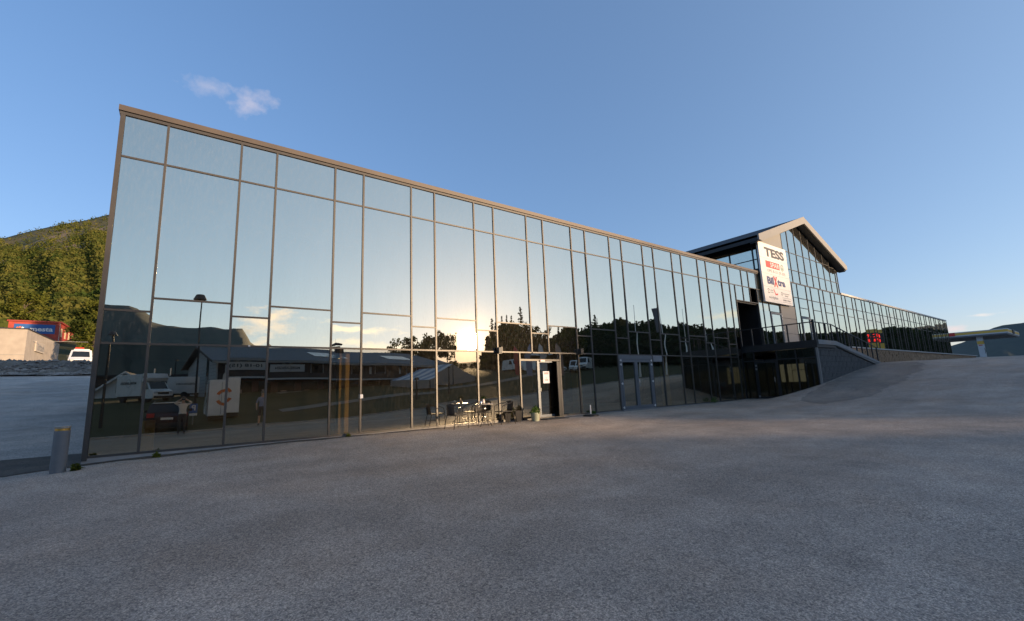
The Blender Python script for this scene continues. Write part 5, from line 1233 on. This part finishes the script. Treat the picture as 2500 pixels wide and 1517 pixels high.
def flagpole(label, x, y, top, flag=False, stub=False):
    t = thing('flagpole', label, 'flagpole', (x, y, hgt(x, y)), 0, 'flagpoles along the road'); h = top-hgt(x, y)
    MB().tube([(0,0,-.1), (0,0,1.6)], [.12, .09], 12).obj('base_tube', WHITE, t); MB().tube([(0,0,1.6), (0,0,h)], [.055, .03], 8).obj('pole', WHITE, t); MB().lathe([(.02, h), (.06, h+.04), (.02, h+.10)], n=10).obj('finial', LGREY, t)
    return t
flagpole('leftmost bare flagpole in the right half of the glass', 45.3, -20.4, 10.6); FP = flagpole('flagpole flying a grey flag', 50.9, -20.4, 11.2); flagpole('third bare flagpole from the left', 55.9, -20.4, 10.9); flagpole('far right thin flagpole next to the recessed entrance', 62.5, -21, 11.2)
FL = thing('flag', 'grey hanging flag at the top of the flagpole', 'flag', (50.9, -20.4, 7.5), R(55)); v = []; f = []
for i in range(9):
    for q in range(13): u, w_ = i/8, q/12; v.append((-.08-u*1.25*(1-.25*w_), .12*math.sin(u*7+w_*3)*u, 3.4-w_*3.2-u*.25))
for i in range(8):
    for q in range(12): f.append((i*13+q, (i+1)*13+q, (i+1)*13+q+1, i*13+q+1))
fm = mat('flag_grey', (.12, .12, .14), .9); o = MB().add(v, f).obj('cloth', fm, FL, smooth=True); sm_ = o.modifiers.new('solid', 'SOLIDIFY'); sm_.thickness = .01
def feather(label, az, L, h, m, z_in=None, lean=0):
    x, y = vpos(az, L); t = thing('feather_banner', label, 'banner', (x, y, hgt(x, y)), R(az), 'feather banners'); 
    MB().tube([(0,0,0), (0,0,h*.7), (-.12,0,h*.92), (-.45,0,h)], [.02, .016, .012, .008], 6).obj('pole', LGREY, t)
    pts = [(-.02, h*.30), (-.55, h*.34), (-.62, h*.7), (-.56, h*.93), (-.45, h), (-.12, h*.92), (-.02, h*.7)]
    MB().prism(pts, -.006, .006, 'y').obj('cloth', m, t); MB().lathe([(.28, 0), (.28, .04), (.05, .08)], n=14).obj('foot', STEELD, t); return t
feather('red feather banner behind the entrance mullions', 37.9, 46, 4.6, mat('banner_red', (.40, .06, .06), .8)); feather('pale blue feather banner right of the red one', 39.7, 45, 4.6, mat('banner_blue', (.20, .24, .34), .8)); feather('white feather banner above the door head', 41.6, 45, 4.6, mat('banner_white', (.45, .44, .43), .8)); feather('brownish feather banner furthest right above the vans', 43.6, 45, 4.6, mat('banner_brown', (.30, .20, .16), .8))
feather('white feather banner above the box truck', 4.1, 42, 2.9, MATS['banner_white'])
x_, y_ = vpos(.9, 33.5); PK = thing('parking_sign', 'blue parking sign with white letter on the lawn', 'sign', (x_, y_, hgt(x_, y_))); MB().tube([(0, 0, 0), (0, 0, 1.3)], .03, 8).obj('pole', LGREY, PK); MB().box(-.2, .2, .03, .05, .75, 1.3).obj('plate', BLUE, PK); text('P', WHITE, (0, .055, 1.05), .2, .32, PK, face='y', bold=.02); MB().box(-.2, .2, .03, .05, .58, .72).obj('sub_plate', WHITE, PK)
x_, y_ = vpos(50.6, 40); RS = thing('road_sign', 'round road sign on a post seen in the double door', 'sign', (x_, y_, hgt(x_, y_)), R(-50)); MB().tube([(0,0,0),(0,0,2.0)], .03, 8).obj('pole', LGREY, RS); o = MB().lathe([(.28, -.01), (.28, .01)], n=24).obj('disc', SIGNGR, RS); o.rotation_euler = (R(90), 0, 0); o.location = (0, .05, 1.85); o = MB().lathe([(.2, -.01), (.2, .01)], n=24).obj('disc_face', WHITE, RS); o.rotation_euler = (R(90), 0, 0); o.location = (0, .065, 1.85)

# ---------------------------------------------------------------- people
def skin(verts, edges, rad, root=0, sub=2):
    me = bpy.data.meshes.new('skin_tmp'); me.from_pydata(verts, edges, []); o = bpy.data.objects.new('skin_tmp', me); COL.objects.link(o)
    o.modifiers.new('s', 'SKIN'); s = o.modifiers.new('d', 'SUBSURF'); s.levels = sub; s.render_levels = sub
    for i, sv in enumerate(me.skin_vertices[0].data): r = rad[i]; sv.radius = (r, r) if not isinstance(r, tuple) else r; sv.use_root = i == root
    bpy.context.view_layer.update(); m2 = bpy.data.meshes.new_from_object(o.evaluated_get(bpy.context.evaluated_depsgraph_get()))
    bpy.data.objects.remove(o); bpy.data.meshes.remove(me); return m2
def hand_chain(V, E, Rr, wrist, pos, d, up, out):
    """palm and five fingers from a wrist vertex; d = direction of the hand, up = curl direction, out = thumb side"""
    pos, d, up, out = Vector(pos), Vector(d).normalized(), Vector(up).normalized(), Vector(out).normalized()
    V.append(tuple(pos+d*.05)); Rr.append((.034, .018)); E.append((wrist, len(V)-1)); palm = len(V)-1
    for k, (o_, L) in enumerate(((.030, .075), (.010, .085), (-.010, .08), (-.030, .06))):
        p0 = pos+d*.09+out*o_; V.append(tuple(p0)); Rr.append(.010); E.append((palm, len(V)-1))
        V.append(tuple(p0+d*L*.5+up*.012)); Rr.append(.009); E.append((len(V)-2, len(V)-1)); V.append(tuple(p0+d*L*.75+up*.035)); Rr.append(.008); E.append((len(V)-2, len(V)-1))
    p0 = pos+d*.03+out*.04; V.append(tuple(p0)); Rr.append(.012); E.append((palm, len(V)-1)); V.append(tuple(p0+out*.03+d*.03+up*.02)); Rr.append(.010); E.append((len(V)-2, len(V)-1))
def person(label, loc, rz, mats, arms, h=1.0, hair_m=None, shorts=False):
    """faces +y; feet at z=0; mats: skin, top, trousers, shoe"""
    t = thing('person', label, 'person', loc, rz); t.scale = (h, h, h)
    V = [(0,0,.98),(0,-.01,1.12),(0,0,1.28),(0,-.01,1.42),(0,.0,1.50),(0,.02,1.56),(0,.03,1.66),(0,.02,1.74)]; E = [(0,1),(1,2),(2,3),(3,4),(4,5),(5,6),(6,7)]
    Rr = [(.165,.12),(.145,.105),(.165,.115),(.15,.10),(.06,.06),(.062,.065),(.082,.098),(.06,.07)]
    for s in (-1, 1):
        b = len(V); V += [(s*.095,0,.90),(s*.105,.0,.50),(s*.11,-.01,.30),(s*.115,-.02,.08),(s*.12,.05,.04),(s*.125,.14,.03)]; Rr += [.095,.060,.056,.040,.045,.034]; E += [(0,b)]+[(b+i,b+i+1) for i in range(5)]
        sh, el, wr, dd, up, out = arms[s]; b = len(V); V += [(s*.17,0,1.41), el, wr]; Rr += [.058,.043,.029]; E += [(3,b),(b,b+1),(b+1,b+2)]
        hand_chain(V, E, Rr, b+2, wr, dd, up, out)
    me = skin(V, E, Rr)
    for m in mats: me.materials.append(m)
    tr0 = .50 if shorts else .10
    for p in me.polygons:
        c = p.center; arm = abs(c.x) > .205 or (abs(c.y) > .17 and c.z > .9)
        if c.z < .095: mi = 3
        elif c.z < tr0: mi = 0
        elif c.z < .995 and not arm: mi = 2
        elif c.z > 1.475 and abs(c.x) < .13 and abs(c.y) < .17: mi = 0
        elif arm:
            d_ = min((Vector(c)-Vector(arms[s][1])).length+(Vector(c)-Vector(arms[s][2])).length - (Vector(arms[s][1])-Vector(arms[s][2])).length for s in (-1, 1))
            mi = 0 if d_ < .06 and shorts else (0 if min((Vector(c)-Vector(arms[s][2])).length for s in (-1, 1)) < .13 else 1)
        else: mi = 1
        p.material_index = mi
    me.shade_smooth(); link('body', me, t)
    hb = MB(); hb.lathe([(.03, .19), (.07, .175), (.095, .12), (.10, .06), (.095, .02), (.085, .0)], n=16); o = hb.obj('hair', hair_m, t, smooth=True); o.location = (0, -.005, 1.62); o.scale = (.95, 1.08, 1)
    for s in (-1, 1): o = MB().lathe([(.004, -.008), (.012, 0), (.004, .008)], n=8).obj('eye', BLACKM, t); o.location = (s*.032, .118, 1.665)
    o = MB().add([(-.014, .118, 1.615), (.014, .118, 1.615), (0, .146, 1.625), (0, .120, 1.662)], [(0,1,2),(0,2,3),(2,1,3),(0,3,1)]).obj('nose', mats[0], t)
    o = MB().box(-.024, .024, .112, .122, 1.585, 1.593).obj('mouth', mat('lip', (.35, .12, .10), .6), t)
    return t
SKIN = mat('skin', (.50, .30, .21), .55); SHOE = mat('shoe', (.05, .045, .04), .7)
arms_up = {s: (None, (s*.33, .12, 1.50), (s*.13, .30, 1.645), (-s*.55, .25, .2), (0, -.6, -.3), (0, .2, 1)) for s in (-1, 1)}
gzc = hgt(CAM.x, -13.45)
person('photographer in white top and dark trousers raising a phone', (CAM.x, -13.42, gzc), 0, [SKIN, mat('white_top', (.62, .58, .54), .85, var=.06, scale=9, bump=.2), mat('dark_trousers', (.055, .045, .04), .85, var=.2, scale=12, bump=.3), SHOE], arms_up, 1.0, mat('brown_hair', (.10, .065, .04), .7))
PH = thing('phone', 'dark phone held up in both hands of the photographer', 'phone', (CAM.x, -13.045, 1.2)); bevel(MB().box(-.078, .078, -.006, .003, -.038, .036).obj('body', BLACKM, PH), .003); MB().lathe([(.011, 0), (.011, .003)], n=16).obj('lens', VGLASS, PH); PH.children[-1].rotation_euler = (R(90), 0, 0); PH.children[-1].location = (-.05, .003, .01)
arms_dn = {s: (None, (s*.27, -.03, 1.14), (s*.24, .08, .93), (0, .1, -1), (-s*.6, .3, 0), (0, 1, 0)) for s in (-1, 1)}
person('second person in a blue shirt and dark shorts beside the lawn edge', (4.15, -13.75, hgt(4.15, -13.75)), R(12), [SKIN, mat('blue_shirt', (.20, .24, .36), .85, var=.1, scale=9, bump=.2), mat('dark_shorts', (.025, .027, .035), .85, var=.2, scale=12), SHOE], arms_dn, .99, mat('grey_hair', (.16, .14, .12), .7), shorts=True)
